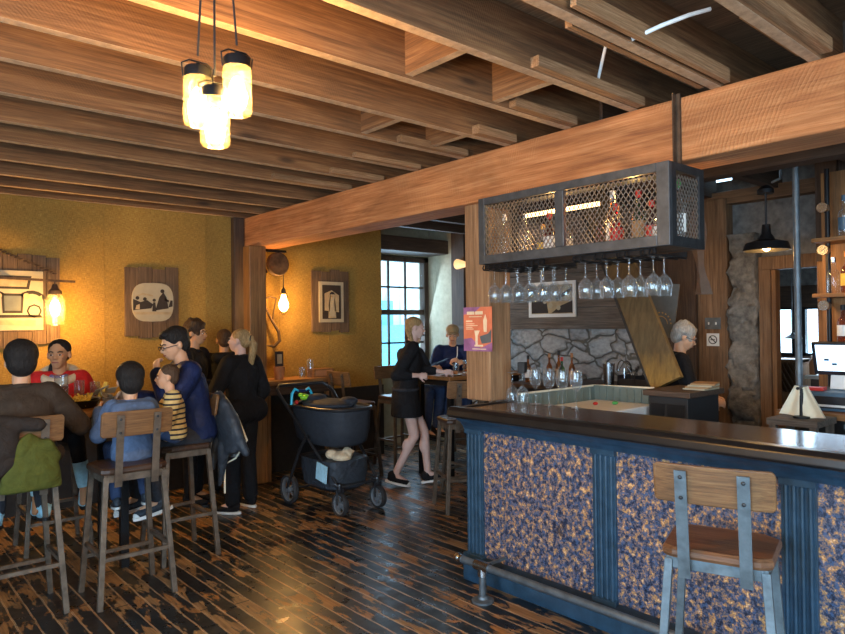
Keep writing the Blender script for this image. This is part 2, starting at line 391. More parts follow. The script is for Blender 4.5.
# nook window recess
struct(MB().bb(5.2, 6.6, 7.2, 7.5, 0, .95).bb(5.2, 6.6, 7.2, 7.5, 2.56, CZ).bb(6.47, 6.6, 7.2, 7.5, .95, 2.56).build('wall_nook', 'plaster'))
struct(MB().bb(5.15, 6.45, 6.78, 7.2, 2.59, 2.78).build('trim_1', 'darkwood_X', bevel=.01))
w = struct(MB().bb(5.2, 5.24, 7.2, 7.3, .95, 2.56).bb(6.32, 6.40, 7.2, 7.3, .95, 2.56).bb(6.43, 6.47, 7.14, 7.3, .9, 2.6).bb(5.2, 6.47, 7.2, 7.3, .93, .99).bb(5.2, 6.47, 7.2, 7.3, 2.5, 2.58).build('window_1', 'darkwood_Z'))
MB().bb(5.5, 6.4, 7.22, 7.27, 1.76, 1.83).bb(5.2, 5.5, 7.22, 7.27, 1.76, 1.83).build('sash_rail', 'darkwood_X', w)
mb = MB()
for x in (5.47, 5.70, 6.0): mb.bb(x-.012, x+.012, 7.23, 7.26, .99, 2.5)
mb.bb(5.24, 6.32, 7.23, 7.26, 2.13, 2.155).bb(5.24, 6.32, 7.23, 7.26, 1.36, 1.385)
mb.build('muntins', 'darkwood_Z', w)
MB().bb(5.24, 6.45, 7.244, 7.247, .99, 2.5).build('pane', 'window_glass', w)
# neighbouring building seen through the nook window
nb = MB().bb(4, 11, 10.5, 10.7, 0, 5)
for x in [4+.35*i for i in range(20)]: nb.bb(x, x+.05, 10.46, 10.5, 0, 5)
bld = thing('neighbouring_building', 'pale blue-white clapboard building outside the small-paned window', 'building', (0, 0, 0))
nb.build('wall_panel', 'siding', bld)
MB().bb(4, 11, 10.3, 10.5, 0, 1.62).bb(7.9, 8.3, 10.4, 10.5, 0, 2.1).build('trim_board', 'siding_trim', bld)
# right wall: plaster near the nook, fieldstone with planks above behind the bar, doorway
struct(MB().bb(RX, 6.6, 6.60, 7.2, 0, CZ).build('wall_right_nook', 'plaster'))
struct(MB().bb(RX-.06, RX+.1, 6.42, 6.66, 0, CZ).build('trim_2', 'darkwood_Z'))
struct(MB().bb(RX, 6.6, 3.1, 6.5, 0, 1.57).build('wall_right_stone', 'fieldstone'))
mb = MB(); z = 1.60
for k in range(7):
    h = .2; mb.bb(RX-.005*(k % 2), 6.6, 3.1, 6.5, z, z+h-.006); z += h
struct(mb.build('wall_right_planks', 'greywood_Y'))
struct(MB().bb(RX-.10, 6.6, 3.6, 6.5, 1.55, 1.60).build('trim_3', 'greywood_Y'))
struct(MB().bb(RX-.12, 6.6, 2.86, 3.15, 0, 2.78).build('trim_4', 'oldwood_Z', bevel=.01))
struct(MB().bb(RX-.16, 6.6, 3.15, 3.6, 0, 2.78).build('wall_right_boards', 'darkwood_Z'))
# rough rubble door column
mb = MB(); rings = []
for i in range(70):
    z = 2.42*i/69; ring = []
    for j in range(28):
        a_ = 2*pi*j/28; ux = math.copysign(abs(cos(a_))**.35, cos(a_)); uy = math.copysign(abs(sin(a_))**.35, sin(a_))
        q = mnoise.noise(V((ux*.9+3, uy*.9, z*6.5)))*.075+mnoise.noise(V((ux*2, uy*2+7, z*18)))*.045
        ring.append((RX-.02+ux*(.11+q), 2.73+uy*(.125+q*.5), z))
    rings.append(ring)
struct(mb.loft(rings).build('wall_right_rubble', 'rubble', smooth=True))
struct(MB().bb(RX+.02, 6.46, 1.8, 2.86, 2.10, CZ).bb(RX+.02, 6.46, 2.52, 2.86, 0, 2.10).build('wall_right_door', 'greyplaster'))
struct(MB().bb(RX-.1, RX+.05, .0, 3.6, 2.72, 2.84).build('trim_5', 'oldwood_Y'))
d = struct(MB().bb(RX-.06, 6.47, 2.50, 2.60, 0, 2.08).bb(RX-.06, 6.47, 1.88, 2.6, 2.081, 2.2).build('door_1', 'oldwood_Z', bevel=.005))
MB().bb(RX-.03, 6.47, 2.465, 2.499, 0, 2.08).build('door_jamb', 'orangewood_Z', d)
struct(MB().bb(RX-.35, 6.6, 1.861, 2.02, 0, 2.10).build('trim_6', 'orangewood_Z', bevel=.01))
struct(MB().bb(RX-.3, 6.6, -2.8, 1.86, 0, CZ).bb(RX-.35, 6.6, 1.861, 2.02, 2.101, CZ).build('wall_right', 'darkwood_Z'))
# left wall and rear wall with their windows (behind the camera)
def wall_with_windows(name, horiz, c0, c1, lo, hi, wins):
    mb = MB(); cur = lo
    def put(a, b, z0, z1):
        if horiz: mb.bb(a, b, c0, c1, z0, z1)
        else: mb.bb(c0, c1, a, b, z0, z1)
    for a, b in wins:
        put(cur, a, 0, CZ); put(a, b, 0, .9); put(a, b, 2.4, CZ); cur = b
    put(cur, hi, 0, CZ)
    struct(mb.build(name, 'plaster'))
wall_with_windows('wall_left', False, -2.3, -2.15, -2.8, 7.5, [(-2.3, -.9), (-.6, 2.0)])
wall_with_windows('wall_rear', True, -2.8, -2.65, -2.3, 6.6, [(.1, 3.1)])
for i, (hz, a, b, c) in enumerate(((0, -2.3, -.9, -2.2), (0, -.6, 2.0, -2.2), (1, .1, 3.1, -2.7))):
    mb = MB(); mid = (a+b)/2
    segs = [(a, a+.06, .9, 2.4), (b-.06, b, .9, 2.4), (mid-.03, mid+.03, .9, 2.4), (a, b, .9, .96), (a, b, 2.34, 2.4), (a, b, 1.62, 1.68)]
    for s0, s1, z0, z1 in segs:
        if hz: mb.bb(s0, s1, c-.03, c+.03, z0, z1)
        else: mb.bb(c-.03, c+.03, s0, s1, z0, z1)
    struct(mb.build('window_%d' % (i+2), 'darkwood_Z'))
# ceiling joists
JY = [-2.3, -1.85, -1.4, -.95, -.45, .05, .55, 1.07, 1.52, 1.98, 2.42, 2.9, 3.33, 3.82, 4.34, 4.79, 5.33, 5.85, 6.3, 6.66]
for i, y in enumerate(JY):
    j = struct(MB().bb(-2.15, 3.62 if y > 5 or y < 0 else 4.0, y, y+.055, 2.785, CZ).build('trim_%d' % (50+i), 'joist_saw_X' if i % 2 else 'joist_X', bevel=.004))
# sistered boards, lath strips and blocking between joists near the beam
n = 80
for (x0, x1, y, dy, z0, z1) in ((2.05, 3.3, 1.50, -.03, 2.79, 2.86), (2.2, 3.3, 1.60, .035, 2.80, 2.9), (2.35, 3.3, 1.07, -.05, 2.80, 2.86), (2.7, 3.3, 1.125, .04, 2.82, 2.92),
        (2.4, 3.3, 1.98, -.05, 2.79, 2.84), (2.2, 3.3, 2.03, .03, 2.80, 2.9), (1.9, 3.3, 2.475, .03, 2.80, 2.92), (2.75, 3.3, 2.42, -.05, 2.79, 2.84),
        (2.95, 3.3, 2.9, -.06, 2.785, 2.84), (2.7, 3.3, 3.33, -.05, 2.785, 2.83), (2.85, 3.35, 4.34, -.05, 2.785, 2.83), (2.6, 3.35, 4.79, -.05, 2.785, 2.83), (2.7, 3.3, 3.82, -.04, 2.785, 2.82)):
    struct(MB().bb(x0, x1, y, y+dy, z0, z1).build('trim_%d' % n, 'joist_edge_X', bevel=.003)); n += 1
for (x, y0, y1) in ((2.02, 2.035, 2.42), (2.62, 2.035, 2.42), (2.42, 2.955, 3.33), (2.95, 2.955, 3.33)):
    struct(MB().bb(x, x+.045, y0, y1, 2.80, 3.0).build('trim_%d' % n, 'joist_Y')); n += 1
# bar-side ceiling: lower plate, cross joists
for i, y in enumerate((.3, 1.0, 1.62, 2.4, 3.0, 3.7, 4.35, 5.0, 5.6, 6.2)):
    struct(MB().bb(3.6, RX, y, y+.08, 2.80, CZ).build('trim_%d' % n, 'darkwood_X', bevel=.005)); n += 1
struct(MB().bb(4.75, 4.9, .6, 2.9, 2.66, 2.80).build('trim_%d' % n, 'darkwood_Y')); n += 1
struct(MB().bb(3.6, 5.9, .2, 1.5, 2.74, 2.78).build('trim_%d' % n, 'oldwood_Y')); n += 1
# timber frame: beam and posts
b = MB()
segs = 60; rings = []
for i in range(segs+1):
    y = -2.65 + (6.75+2.65)*i/segs
    wv = lambda k: .006*mnoise.noise(V((y*1.7, k*5.1, 0)))
    rings.append([(3.3+wv(1), y, 2.455+wv(2)), (3.62+wv(3), y, 2.46+wv(4)), (3.62+wv(5), y, 2.785), (3.3+wv(6), y, 2.785)])
beam = b.loft(rings).build('support_beam', 'beam_Y', bevel=.012)
tag(beam, 'long rough-sawn orange-brown main beam crossing the ceiling above the bar', 'beam')
p = MB().bb(3.18, 3.37, 6.33, 6.48, 0, 2.455).build('timber_post', 'orangewood_Z', bevel=.012)
tag(p, 'square timber post carrying the far end of the main beam by the burlap wall', 'post')
p = MB().bb(3.17, 3.29, 6.66, 6.74, 0, 2.785).build('timber_post', 'darkwood_Z', bevel=.01)
tag(p, 'narrow dark timber post in the wall left of the pale post', 'post')
p = MB().bb(3.33, 3.55, 3.13, 3.36, 1.092, 2.455).build('timber_post', 'post_Z', bevel=.012)
tag(p, 'pale weathered timber post standing on the bar counter, with an orange poster', 'post')
p = MB().bb(3.283, 3.299, 1.725, 1.75, 2.40, 2.80).bb(3.25, 3.283, 1.743, 1.75, 2.40, 2.80).build('beam_strap', 'rust')
tag(p, 'dark vertical iron strap on the main beam above the cage cabinet', 'strap')

# ---------------------------------------------------------------- back room through the doorway
struct(MB().bb(6.6, 10.4, -.5, 6, -.1, 0).build('floor_back', 'oldwood_Y'))
struct(MB().bb(6.6, 10.4, -.5, 6, 2.9, 3.0).build('ceiling_back', 'greyplaster'))
struct(MB().bb(10, 10.2, -.5, 6, 0, 1.13).bb(10, 10.2, -.5, 6, 1.80, 3).bb(10, 10.2, -.5, 2.2, 1.1, 1.9).bb(10, 10.2, 3.53, 3.63, 1.1, 1.9).bb(10, 10.2, 4.8, 6, 1.1, 1.9).build('wall_back_room', 'darkwood_Y'))
struct(MB().bb(9.95, 10.0, -.5, 6, 2.1, 2.36).build('trim_7', 'greyplaster'))
struct(MB().bb(6.6, 10.4, 5.9, 6.0, 0, 2.9).build('wall_back_left', 'greyplaster')); struct(MB().bb(6.6, 10.4, -.6, -.5, 0, 2.9).build('wall_back_right', 'greyplaster'))
for k, (a, b_) in enumerate(((2.2, 3.53), (3.63, 4.8))):
    w = struct(MB().bb(10.0, 10.06, a, b_, 1.13, 1.17).bb(10.0, 10.06, a, b_, 1.77, 1.8).bb(10, 10.06, a, a+.04, 1.13, 1.8).bb(10, 10.06, b_-.04, b_, 1.13, 1.8).build('window_%d' % (5+k), 'blackmetal'))
    MB().bb(10.02, 10.024, a+.04, b_-.04, 1.17, 1.77).build('pane', 'window_glass', w)
t = thing('hanging_lamp', 'small dark dome lamp hanging in the back room window', 'lamp', (9.3, 3.40, 0))
MB().lathe([(.015, 1.46), (.03, 1.44), (.10, 1.40), (.12, 1.385), (.11, 1.385), (.01, 1.44)], n=16).build('lamp_shade', 'blackmetal', t, True)
MB().tube([(0, 0, 1.45), (0, 0, 2.9)], .006, 6).build('cord', 'black', t)
t = thing('lattice_cabinet', 'orange wooden cabinet with lattice front in the back room', 'cabinet', (9.2, 3.45, 0))
MB().bb(-.2, .2, -.22, .2, 0, .72).bb(-.2, .2, -.22, -.18, .72, 1.12).bb(-.2, .2, .16, .2, .72, 1.12).bb(-.2, .2, -.22, .2, 1.09, 1.13).bb(.17, .2, -.2, .18, .72, 1.1).build('body', 'orangewood_Z', t)
mb = MB()
for k in range(-4, 6):
    y0 = .06*k-.1; y1 = y0+.2; z0 = .72; z1 = 1.09
    if y0 < -.18: z0 += (-.18-y0)*1.85; y0 = -.18
    if y1 > .16: z1 -= (y1-.16)*1.85; y1 = .16
    if y1-y0 > .02: mb.bar((-.2, y0, z0), (-.2, y1, z1), .008, .012)
mb.build('lattice_door', 'backwood_Z', t)
t = thing('service_counter', 'white-shelved service counter in the back room below the window', 'counter', (9.3, 2.86, 0))
MB().bb(-.3, .3, -.5, .33, 0, .62).build('body', 'blackmetal', t); MB().bb(-.33, .33, -.52, .35, .62, .68).build('counter_top', 'white', t); MB().bb(-.3, .3, -.5, .3, .9, .94).bb(.2, .3, -.5, .3, .68, .9).build('shelf', 'white', t)
for k in range(3):
    tag(MB().lathe([(.04, 0), (.045, .16), (.02, .2), (.02, .24)], (9.2, 2.93+.1*k, .941), 10, cap=True).build('bottle', ('red', 'white', 'copperart')[k], smooth=True), ('red', 'white', 'orange')[k]+' bottle standing on the back room service shelf', 'bottle')

# ================================================================ the bar
bar = thing('bar_counter', 'blue-painted bar with mottled copper panels and a glossy dark wooden top', 'bar counter', (3.05, 0, 0))
YB = 3.07; Y0 = -1.6
MB().bb(-.13, .45, Y0, YB-.02, 1.045, 1.09).build('counter_top', 'bartop_Y', bar, bevel=.012)
MB().loft([[(-.06, y, 1.036), (-.15, y, 1.036), (-.168, y, 1.048), (-.160, y, 1.085), (-.135, y, 1.103), (-.06, y, 1.100)] for y in (Y0, YB+.02)]).bb(-.06, .46, YB-.019, YB+.02, 1.04, 1.098).build('arm_rail', 'blackrail', bar, bevel=.006)
mb = MB()
mb.loft([[(0.03, y, .955), (-.035, y, .955), (-.045, y, .975), (-.065, y, 1.0), (-.10, y, 1.02), (-.11, y, 1.043), (.03, y, 1.043)] for y in (Y0, YB)])
mb.build('cornice', 'bluepaint', bar, True)
MB().bb(.012, .42, Y0, YB-.01, 0, 1.045).build('carcass', 'bluepaint_dark', bar)
MB().bb(-.02, .03, Y0, YB-.12, 0, .11).bb(-.045, .03, YB-.15, YB+.01, 0, .17).build('plinth', 'bluepaint', bar, bevel=.004)
MB().loft([[(.03, y, .11), (-.045, y, .11), (-.05, y, .135), (-.03, y, .15), (-.012, y, .16), (.03, y, .16)] for y in (Y0, YB)]).build('base_moulding', 'bluepaint_dark', bar, True)
PIL = [3.0, 2.05, 1.10, .15, -.8]
for y in PIL:
    mb = MB().bb(-.012, .02, y-.07, y+.07, .15, .955)
    for k in range(4):
        yy = y-.048+.032*k; mb.tube([(-.014, yy, .17), (-.014, yy, .925)], .0105, 8)
    mb.bb(-.03, .02, y-.073, y+.073, .925, .955).bb(-.03, .02, y-.073, y+.073, .14, .175)
    mb.build('pilaster', 'bluepaint', bar, bevel=.002)
for a, b_ in zip(PIL[1:], PIL[:-1]): MB().bb(.002, .02, a+.07, b_-.07, .155, .955).build('mottled_panel', 'mottled_panel', bar)
# foot rail
t = thing('foot_rail', 'steel pipe foot rail on flanged legs along the front of the bar', 'rail', (2.84, 2.75, 0))
MB().tube([(0, .18, .205), (0, -4.3, .205)], .021, 12).build('pipe', 'galv', t, True)
MB().ell((0, .2, .205), (.03, .03, .03)).tube([(0, .165, .205), (0, .2, .205)], .026, 12).build('end_cap', 'steel', t, True)
for y in (0, -1.9, -3.8):
    MB().tube([(0, y, .02), (0, y, .2)], .022, 12).lathe([(.065, 0), (.065, .012), (.035, .02), (.03, .035)], (0, y, 0), 16, cap=True).build('flanged_leg', 'galv', t, True)
    MB().tube([(0, y+.055, .205), (0, y-.055, .205)], .030, 12).tube([(0, y, .205), (0, y, .15)], .030, 12).build('pipe_tee', 'steel', t, True)
    MB().bar((0, y, .205), (.2, y, .205), .016, .016).build('bracket', 'galv', t)

# ---------------------------------------------------------------- wire cage cabinet over the bar
cage = thing('cage_cabinet', 'grey steel cabinet with expanded-metal mesh hanging under the main beam', 'cabinet', (3.1, 1.69, 2.0))
L = 1.31; D = .36; Hc = .42
MB().bb(0, .03, 0, .07, 0, Hc).bb(0, .03, L-.05, L, 0, Hc).bb(.001, .029, L/2-.01, L/2+.05, .056, Hc-.046).bb(0, .0295, .071, L-.051, 0, .055).bb(0, .0295, .071, L-.051, Hc-.045, Hc).build('front_frame', 'steelframe', cage, bevel=.003)
MB().bb(.031, .07, 0, .02, 0, Hc).bb(D-.05, D, 0, .02, 0, Hc).bb(.071, D-.051, 0, .019, 0, .05).bb(.071, D-.051, 0, .019, Hc-.04, Hc).build('end_frame', 'iron', cage)
MB().bb(.031, .07, L-.02, L, 0, Hc).bb(D-.05, D, L-.02, L, 0, Hc).bb(.071, D-.051, L-.019, L, 0, .05).bb(.071, D-.051, L-.019, L, Hc-.04, Hc).build('end_frame', 'iron', cage)
MB().bb(.031, D-.001, .021, L-.021, .002, .02).build('floor_panel', 'oldwood_Y', cage)
MB().bb(.21, D-.052, .022, L-.022, Hc-.012, Hc-.001).build('top_panel', 'iron', cage)
def mesh_grid(mb, o, u, v, W, H, cw, chh, t=.003, nrm=(1, 0, 0)):
    o = V(o); u = V(u); v = V(v); rows = int(H/chh*2); cols = int(W/cw)+1
    for r in range(rows):
        for c in range(cols*2):
            x0 = c*cw/2; x1 = x0+cw/2; up_ = (c+r) % 2 == 0
            z0 = r*chh/2; z1 = z0+chh/2
            a = (x0, z0 if up_ else z1); b2 = (x1, z1 if up_ else z0)
            if x1 > W+1e-4 or z1 > H+1e-4: continue
            mb.bar(o+u*a[0]+v*a[1], o+u*b2[0]+v*b2[1], t, t, nrm)
for (y0, W) in ((.07, L/2-.08), (L/2+.05, L/2-.10)):
    mb = MB(); mesh_grid(mb, (.015, y0, .055), (0, 1, 0), (0, 0, 1), W, Hc-.10, .030, .042, .0042)
    mb.build('mesh_door', 'meshsteel', cage)
for yy in (.01, L-.01):
    mb = MB(); mesh_grid(mb, (.07, yy, .05), (1, 0, 0), (0, 0, 1), D-.12, Hc-.09, .030, .042, .0042, (0, 1, 0)); mb.build('end_mesh', 'meshsteel', cage)
# bottles inside
def bottle_mesh(h=.28, r=.037, neck=.45):
    return [(r*.9, 0), (r, .01), (r, h*.55), (r*.85, h*.63), (r*.38, h*.72), (r*.32, h*.93), (r*.38, h*.94), (r*.38, h), (.001, h)]
BI = 0
def bottle(x, y, z, h, r, glass, cap, lab, label, group=None):
    t = thing('bottle', label, 'bottle', (x, y, z), 0, group)
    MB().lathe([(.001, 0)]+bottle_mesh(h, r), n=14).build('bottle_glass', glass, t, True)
    MB().lathe([(r*.42, h*.9), (r*.42, h+.012), (.001, h+.012)], n=10).build('cap', cap, t, True)
    if lab: MB().lathe([(r*1.02, h*.18), (r*1.02, h*.48)], n=14).build('paper_label', lab, t, True)
    return t
BC = [(2.92, .29, 'clear_glass', 'white', None, 'tall clear bottle'), (2.78, .28, 'clear_glass', 'steel', None, 'clear swing-top bottle'), (2.66, .2, 'clear_glass', 'brass', 'fries', 'short bottle with yellow label'),
      (2.56, .25, 'red_drink', 'red', 'white', 'red liqueur bottle with white label'), (2.46, .2, 'clear_glass', 'black', 'white', 'squat clear bottle with white label'),
      (2.16, .33, 'amber_glass', 'white', 'white', 'amber bottle topped by a white cap'), (2.10, .24, 'red_drink', 'red', 'red', 'red bottle with red label'), (1.98, .3, 'green_glass', 'red', 'brownpaper', 'green wine bottle'), (1.92, .24, 'red_drink', 'red', 'red', 'dark red bottle'),
      (1.84, .2, 'clear_glass', 'steel', 'white', 'small clear bottle with pale label'), (1.755, .32, 'clear_glass', 'green', 'white', 'clear bottle with green cap')]
for i, (y, h, g, c, lb, nm) in enumerate(BC):
    bottle(3.24+.03*(i % 3), y-.02, 2.021, h, .038, g, c, lb, nm+' standing in the mesh cage cabinet', 'bottles in the cage cabinet')
t = thing('glow_strip', 'added glowing strip imitating a yellow reflection at the back of the cage cabinet', 'reflection', (3.43, 2.62, 2.33))  # added strip, its glow stands for a yellow reflection
MB().bb(-.01, .01, -.3, .25, -.012, .012).build('housing', 'reflection_glow', t)
for y in (2.05, 2.6): point('cage_glow', (3.38, y, 2.31), 3, WARM, .03)  # added point lights for the imitated reflection, no lamps of the cabinet
# hanging glass racks
def wineglass_profile(h=.21, r=.04, up=True):
    pr = [(.001, 0), (.033, .001), (.033, .003), (.006, .008), (.004, .02), (.004, h*.42), (.012, h*.46), (r*.8, h*.56), (r, h*.68), (r*.95, h*.85), (r*.82, h), (r*.80, h), (r*.93, h*.85), (r*.97, h*.68), (r*.76, h*.57), (.001, h*.48)]
    return pr if up else [(a, h-b_) for a, b_ in pr]
gi = 0
def wineglass(x, y, z, upright, label, h=.21, group=None):
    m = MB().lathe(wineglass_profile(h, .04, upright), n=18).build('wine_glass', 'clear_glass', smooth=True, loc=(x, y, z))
    return tag(m, label, 'wine glass', group)
def rack(ys, label):
    t = thing('glass_rack', label, 'rack', (3.14, 0, 1.965))
    for y in ys:
        for s in (-.025, .025):
            MB().tube([(-.01, y+s, .028), (-.02, y+s, .012), (-.012, y+s, 0), (.02, y+s, 0), (.36, y+s, 0)], .005, 6).build('rail', 'blackmetal', t, True)
    for xx in (.02, .34): MB().bb(xx-.006, xx+.006, min(ys)-.04, max(ys)+.04, .006, .034).build('cross_bar', 'blackmetal', t)
YR1 = [2.96, 2.86, 2.76, 2.66, 2.56]; YR2 = [2.26, 2.12, 1.98, 1.84]
rack(YR1, 'black glass rack under the cage next to the pale post'); rack(YR2, 'black glass rack under the right half of the cage')
g0 = wineglass(3.2, YR1[0], 1.752, False, '')
first = True
for gi_, ys in enumerate((YR1, YR2)):
    for y in ys:
        for j, x in enumerate((3.2, 3.31, 3.42)[:3 if gi_ == 0 else 2]):
            g = g0 if first else g0.copy()
            if not first: COL.objects.link(g)
            first = False
            g.location = (x, y, 1.757)
            ORD = ('first', 'second', 'third', 'fourth', 'last')
            nth = ORD[ys.index(y)] if ys.index(y) < len(ys)-1 else 'last'
            g['label'] = 'hanging wine glass, %s row, %s from the post in the %s rack' % (('front', 'second', 'rear')[j], nth, ('left', 'right')[gi_])
            g['group'] = 'glasses hanging by the post' if gi_ == 0 else 'glasses hanging at the right'
for k, y in enumerate((2.83, 2.72, 2.615, 2.51)):
    wineglass(3.44, y, 1.092, True, ('first', 'second', 'third', 'last')[k]+' upright wine glass from the pale post on the bar edge', .235)
wineglass(3.44, 3.03, 1.092, False, 'inverted wine glass closest to the pale post on the bar', .2)
wineglass(3.44, 2.94, 1.092, False, 'inverted wine glass carrying a dark red cube on the bar', .2)
tag(MB().box((3.44, 2.94, 1.328), (.05, .05, .07), rz=.3).build('candle_box', 'black', bevel=.004), 'small dark box perched on an upturned wine glass', 'box')
# poster
t = thing('poster', 'orange and purple drinks poster pinned to the pale post', 'poster', (3.322, 3.235, 1.585))
MB().bb(0, .003, -.135, .135, -.152, .152).build('sheet', 'poster_orange', t)
MB().prism([(-.135, -.152), (.135, -.152), (.135, -.09), (.03, -.13), (-.06, -.06), (-.135, -.07)], (-.001, 0, 0), (0, -1, 0), (0, 0, 1), (.002, 0, 0)).build('purple_clouds', 'poster_purple', t)
MB().prism([(-.135, .152), (.03, .152), (-.02, .12), (-.135, .10)], (-.001, 0, 0), (0, -1, 0), (0, 0, 1), (.002, 0, 0)).build('purple_sky', 'poster_purple', t)
mb = MB()
for k, (u0, u1, z, h) in enumerate(((-.1, -.03, .1, .022), (-.02, .05, .1, .022), (-.08, .04, .083, .005), (-.11, -.05, .05, .01), (-.11, -.03, .034, .005), (-.11, .0, .022, .005), (-.11, -.05, .010, .005), (-.11, -.04, -.002, .005), (-.03, .05, -.12, .012), (-.05, .08, -.14, .006))):
    mb.prism([(u0, z), (u1, z), (u1, z+h), (u0, z+h)], (-.002, 0, 0), (0, -1, 0), (0, 0, 1), (.002, 0, 0))
mb.prism([(.06, -.02), (.085, -.02), (.09, .06), (.075, .1), (.055, .06)], (-.002, 0, 0), (0, -1, 0), (0, 0, 1), (.002, 0, 0))
mb.prism([(-.02, -.11), (.0, -.11), (.0, -.05), (.02, -.01), (-.03, -.01), (-.02, -.05)], (-.002, 0, 0), (0, -1, 0), (0, 0, 1), (.002, 0, 0))
mb.build('lettering', 'poster_cream', t)
MB().prism([(.02, -.05), (.1, -.03), (.13, 0), (.125, -.09), (.04, -.1)], (-.0015, 0, 0), (0, -1, 0), (0, 0, 1), (.002, 0, 0)).build('fruit_drawing', 'slate', t)
# ================================================================ behind the bar
t = thing('ice_well', 'grey-green beadboard ice well with a white insulated lid behind the bar', 'ice well', (3.9, 2.9, 0))
mb = MB().bb(-.3, .62, .2, .23, .6, 1.12).bb(.59, .62, -.32, .23, .6, 1.13)
for k in range(9): mb.bb(-.28+.1*k, -.27+.1*k, .19, .2, .7, 1.11)
for k in range(8): mb.bb(.58, .59, -.27+.06*k, -.262+.06*k, .7, 1.12)
mb.build('well_wall', 'beadboard', t)
mb = MB().tube([(-.3, .215, 1.125), (.6, .215, 1.125), (.61, -.3, 1.135)], .008, 8); mb.build('rope_trim', 'towel', t, True)
MB().bb(-.3, .58, -.32, .19, .6, 1.02).build('ice_lid', 'white', t, bevel=.01)
tag(MB().ell((4.28, 2.78, 1.033), (.03, .02, .012)).build('lime_wedge', 'green', smooth=True), 'green lime wedge lying on the white lid of the ice well', 'lime')
tag(MB().ell((4.15, 2.86, 1.033), (.02, .018, .012)).build('cherry', 'red', smooth=True), 'small red fruit piece on the white lid of the ice well', 'fruit')
t = thing('work_station', 'dark bartender station block at the foot of the slanted board', 'cabinet', (4.45, 2.42, 0))
MB().bb(-.1, .35, -.16, .13, 0, 1.10).build('body', 'black', t, bevel=.004)
MB().bb(-.13, .38, -.19, .16, 1.10, 1.14).build('top', 'darkwood_Y', t, bevel=.004); MB().bb(-.105, -.1, -.14, -.01, .2, 1.05).bb(-.105, -.1, .01, .11, .2, 1.05).build('door_panel', 'blackmetal', t)
t = thing('slanted_board', 'wide brown slanted stair board running down behind the bar with worn orange foot', 'board')
MB().bar((5.05, 3.46, 2.72), (4.80, 2.655, 1.145), .26, .05, up=(-1, 0, .1)).build('plank', 'slant', t, bevel=.004)
MB().bar((5.08, 3.61, 2.68), (4.84, 2.80, 1.12), .02, .12, up=(-1, 0, .1)).build('edge_trim', 'iron', t)
# back counter
t = thing('back_counter', 'dark back counter below the fieldstone wall', 'counter', (5.75, 3.9, 0))
MB().bb(-.4, .46, -.70, .85, 0, .96).build('body', 'darkwall', t); MB().bb(-.45, .46, -.74, .88, .96, 1.0).build('counter_top', 'darkwood_Y', t, bevel=.004)
for k in range(2): MB().bb(-.41, -.4, -.66+.76*k, .04+.76*k, .1, .92).build('door_panel', 'black', t)
for k, (x, y, h, r, g, c, lb, nm) in enumerate(((5.45, 4.30, .30, .033, 'amber_glass', 'copperart', None, 'amber bottle with copper neck foil'), (5.5, 4.22, .33, .033, 'amber_glass', 'black', 'brownpaper', 'tallest amber bottle with brown label'), (5.42, 4.12, .27, .035, 'green_glass', 'red', 'paper', 'green bottle with paper label'), (5.46, 4.03, .31, .032, 'amber_glass', 'copperart', 'copperart', 'slim copper-coloured bottle'), (5.5, 4.62, .27, .035, 'amber_glass', 'black', 'white', 'brown bottle with white label near the pale post'))):
    bottle(x, y, 1.001, h, r, g, c, lb, nm+' on the back counter', None)
t = thing('shaker', 'tall polished steel shaker cup on the back counter', 'cup', (5.4, 3.57, 1.001))
MB().lathe([(.001, 0), (.045, 0), (.055, .24), (.057, .24), (.053, .235), (.043, .01), (.001, .01)], n=20).build('cup', 'steel', t, True)
t = thing('bar_caddy', 'black plastic napkin and straw caddy beside the steel shaker', 'caddy', (5.45, 3.28, 1.001))
MB().bb(-.1, .1, -.18, .17, 0, .02).bb(-.1, -.09, -.18, .17, 0, .11).bb(.09, .1, -.18, .17, 0, .13).bb(-.1, .1, -.18, -.17, 0, .14).bb(-.1, .1, .16, .17, 0, .14).bb(-.1, .1, -.01, .0, 0, .14).build('tray', 'blackplastic', t)
mb = MB()
for k in range(9): mb.tube([(random.uniform(-.05, .05), .05+random.uniform(-.05, .05), .02), (random.uniform(-.09, .09), .05+random.uniform(-.1, .1), .22)], .003, 5)
mb.build('straws', 'black', t)
tag(MB().tube([(5.42+.05*cos(a), 3.42+.07*sin(a), 1.22+.05*sin(2*a)) for a in [i*pi/8 for i in range(17)]], .005, 6).tube([(5.42, 3.42, 1.001), (5.42, 3.42, 1.2)], .005, 6).build('wire_holder', 'steel', smooth=True), 'loop of pale wire standing between shaker and caddy', 'holder')
# picture on planks
def picture(name, label, loc, yz, W, H, fmat, fw, content, depth=.025):
    t = thing(name, label, 'picture', loc)
    return t
t = thing('framed_photograph', 'white-framed brown photograph on the plank wall behind the bar', 'picture', (RX-.03, 4.985, 1.90))
MB().bb(0, .02, -.345, .345, .17, .21).bb(0, .02, -.345, .345, -.21, -.17).bb(0, .02, -.345, -.305, -.17, .17).bb(0, .02, .305, .345, -.17, .17).build('frame', 'white', t, bevel=.003)
MB().bb(.008, .015, -.305, .305, -.17, .17).build('print', 'sepia', t)
mb = MB()
for q in ([(-.30, -.16), (-.05, -.16), (-.08, .0), (-.2, .05), (-.3, .0)], [(.0, -.16), (.3, -.16), (.3, -.02), (.12, -.08)], [(.05, .02), (.3, .14), (.3, .10), (.08, -.02)], [(-.26, .06), (-.16, .08), (-.18, .15), (-.26, .15)]): mb.prism(q, (.006, 0, 0), (0, -1, 0), (0, 0, 1), (.002, 0, 0))
mb.build('dark_shapes', 'ink', t)
mb = MB()
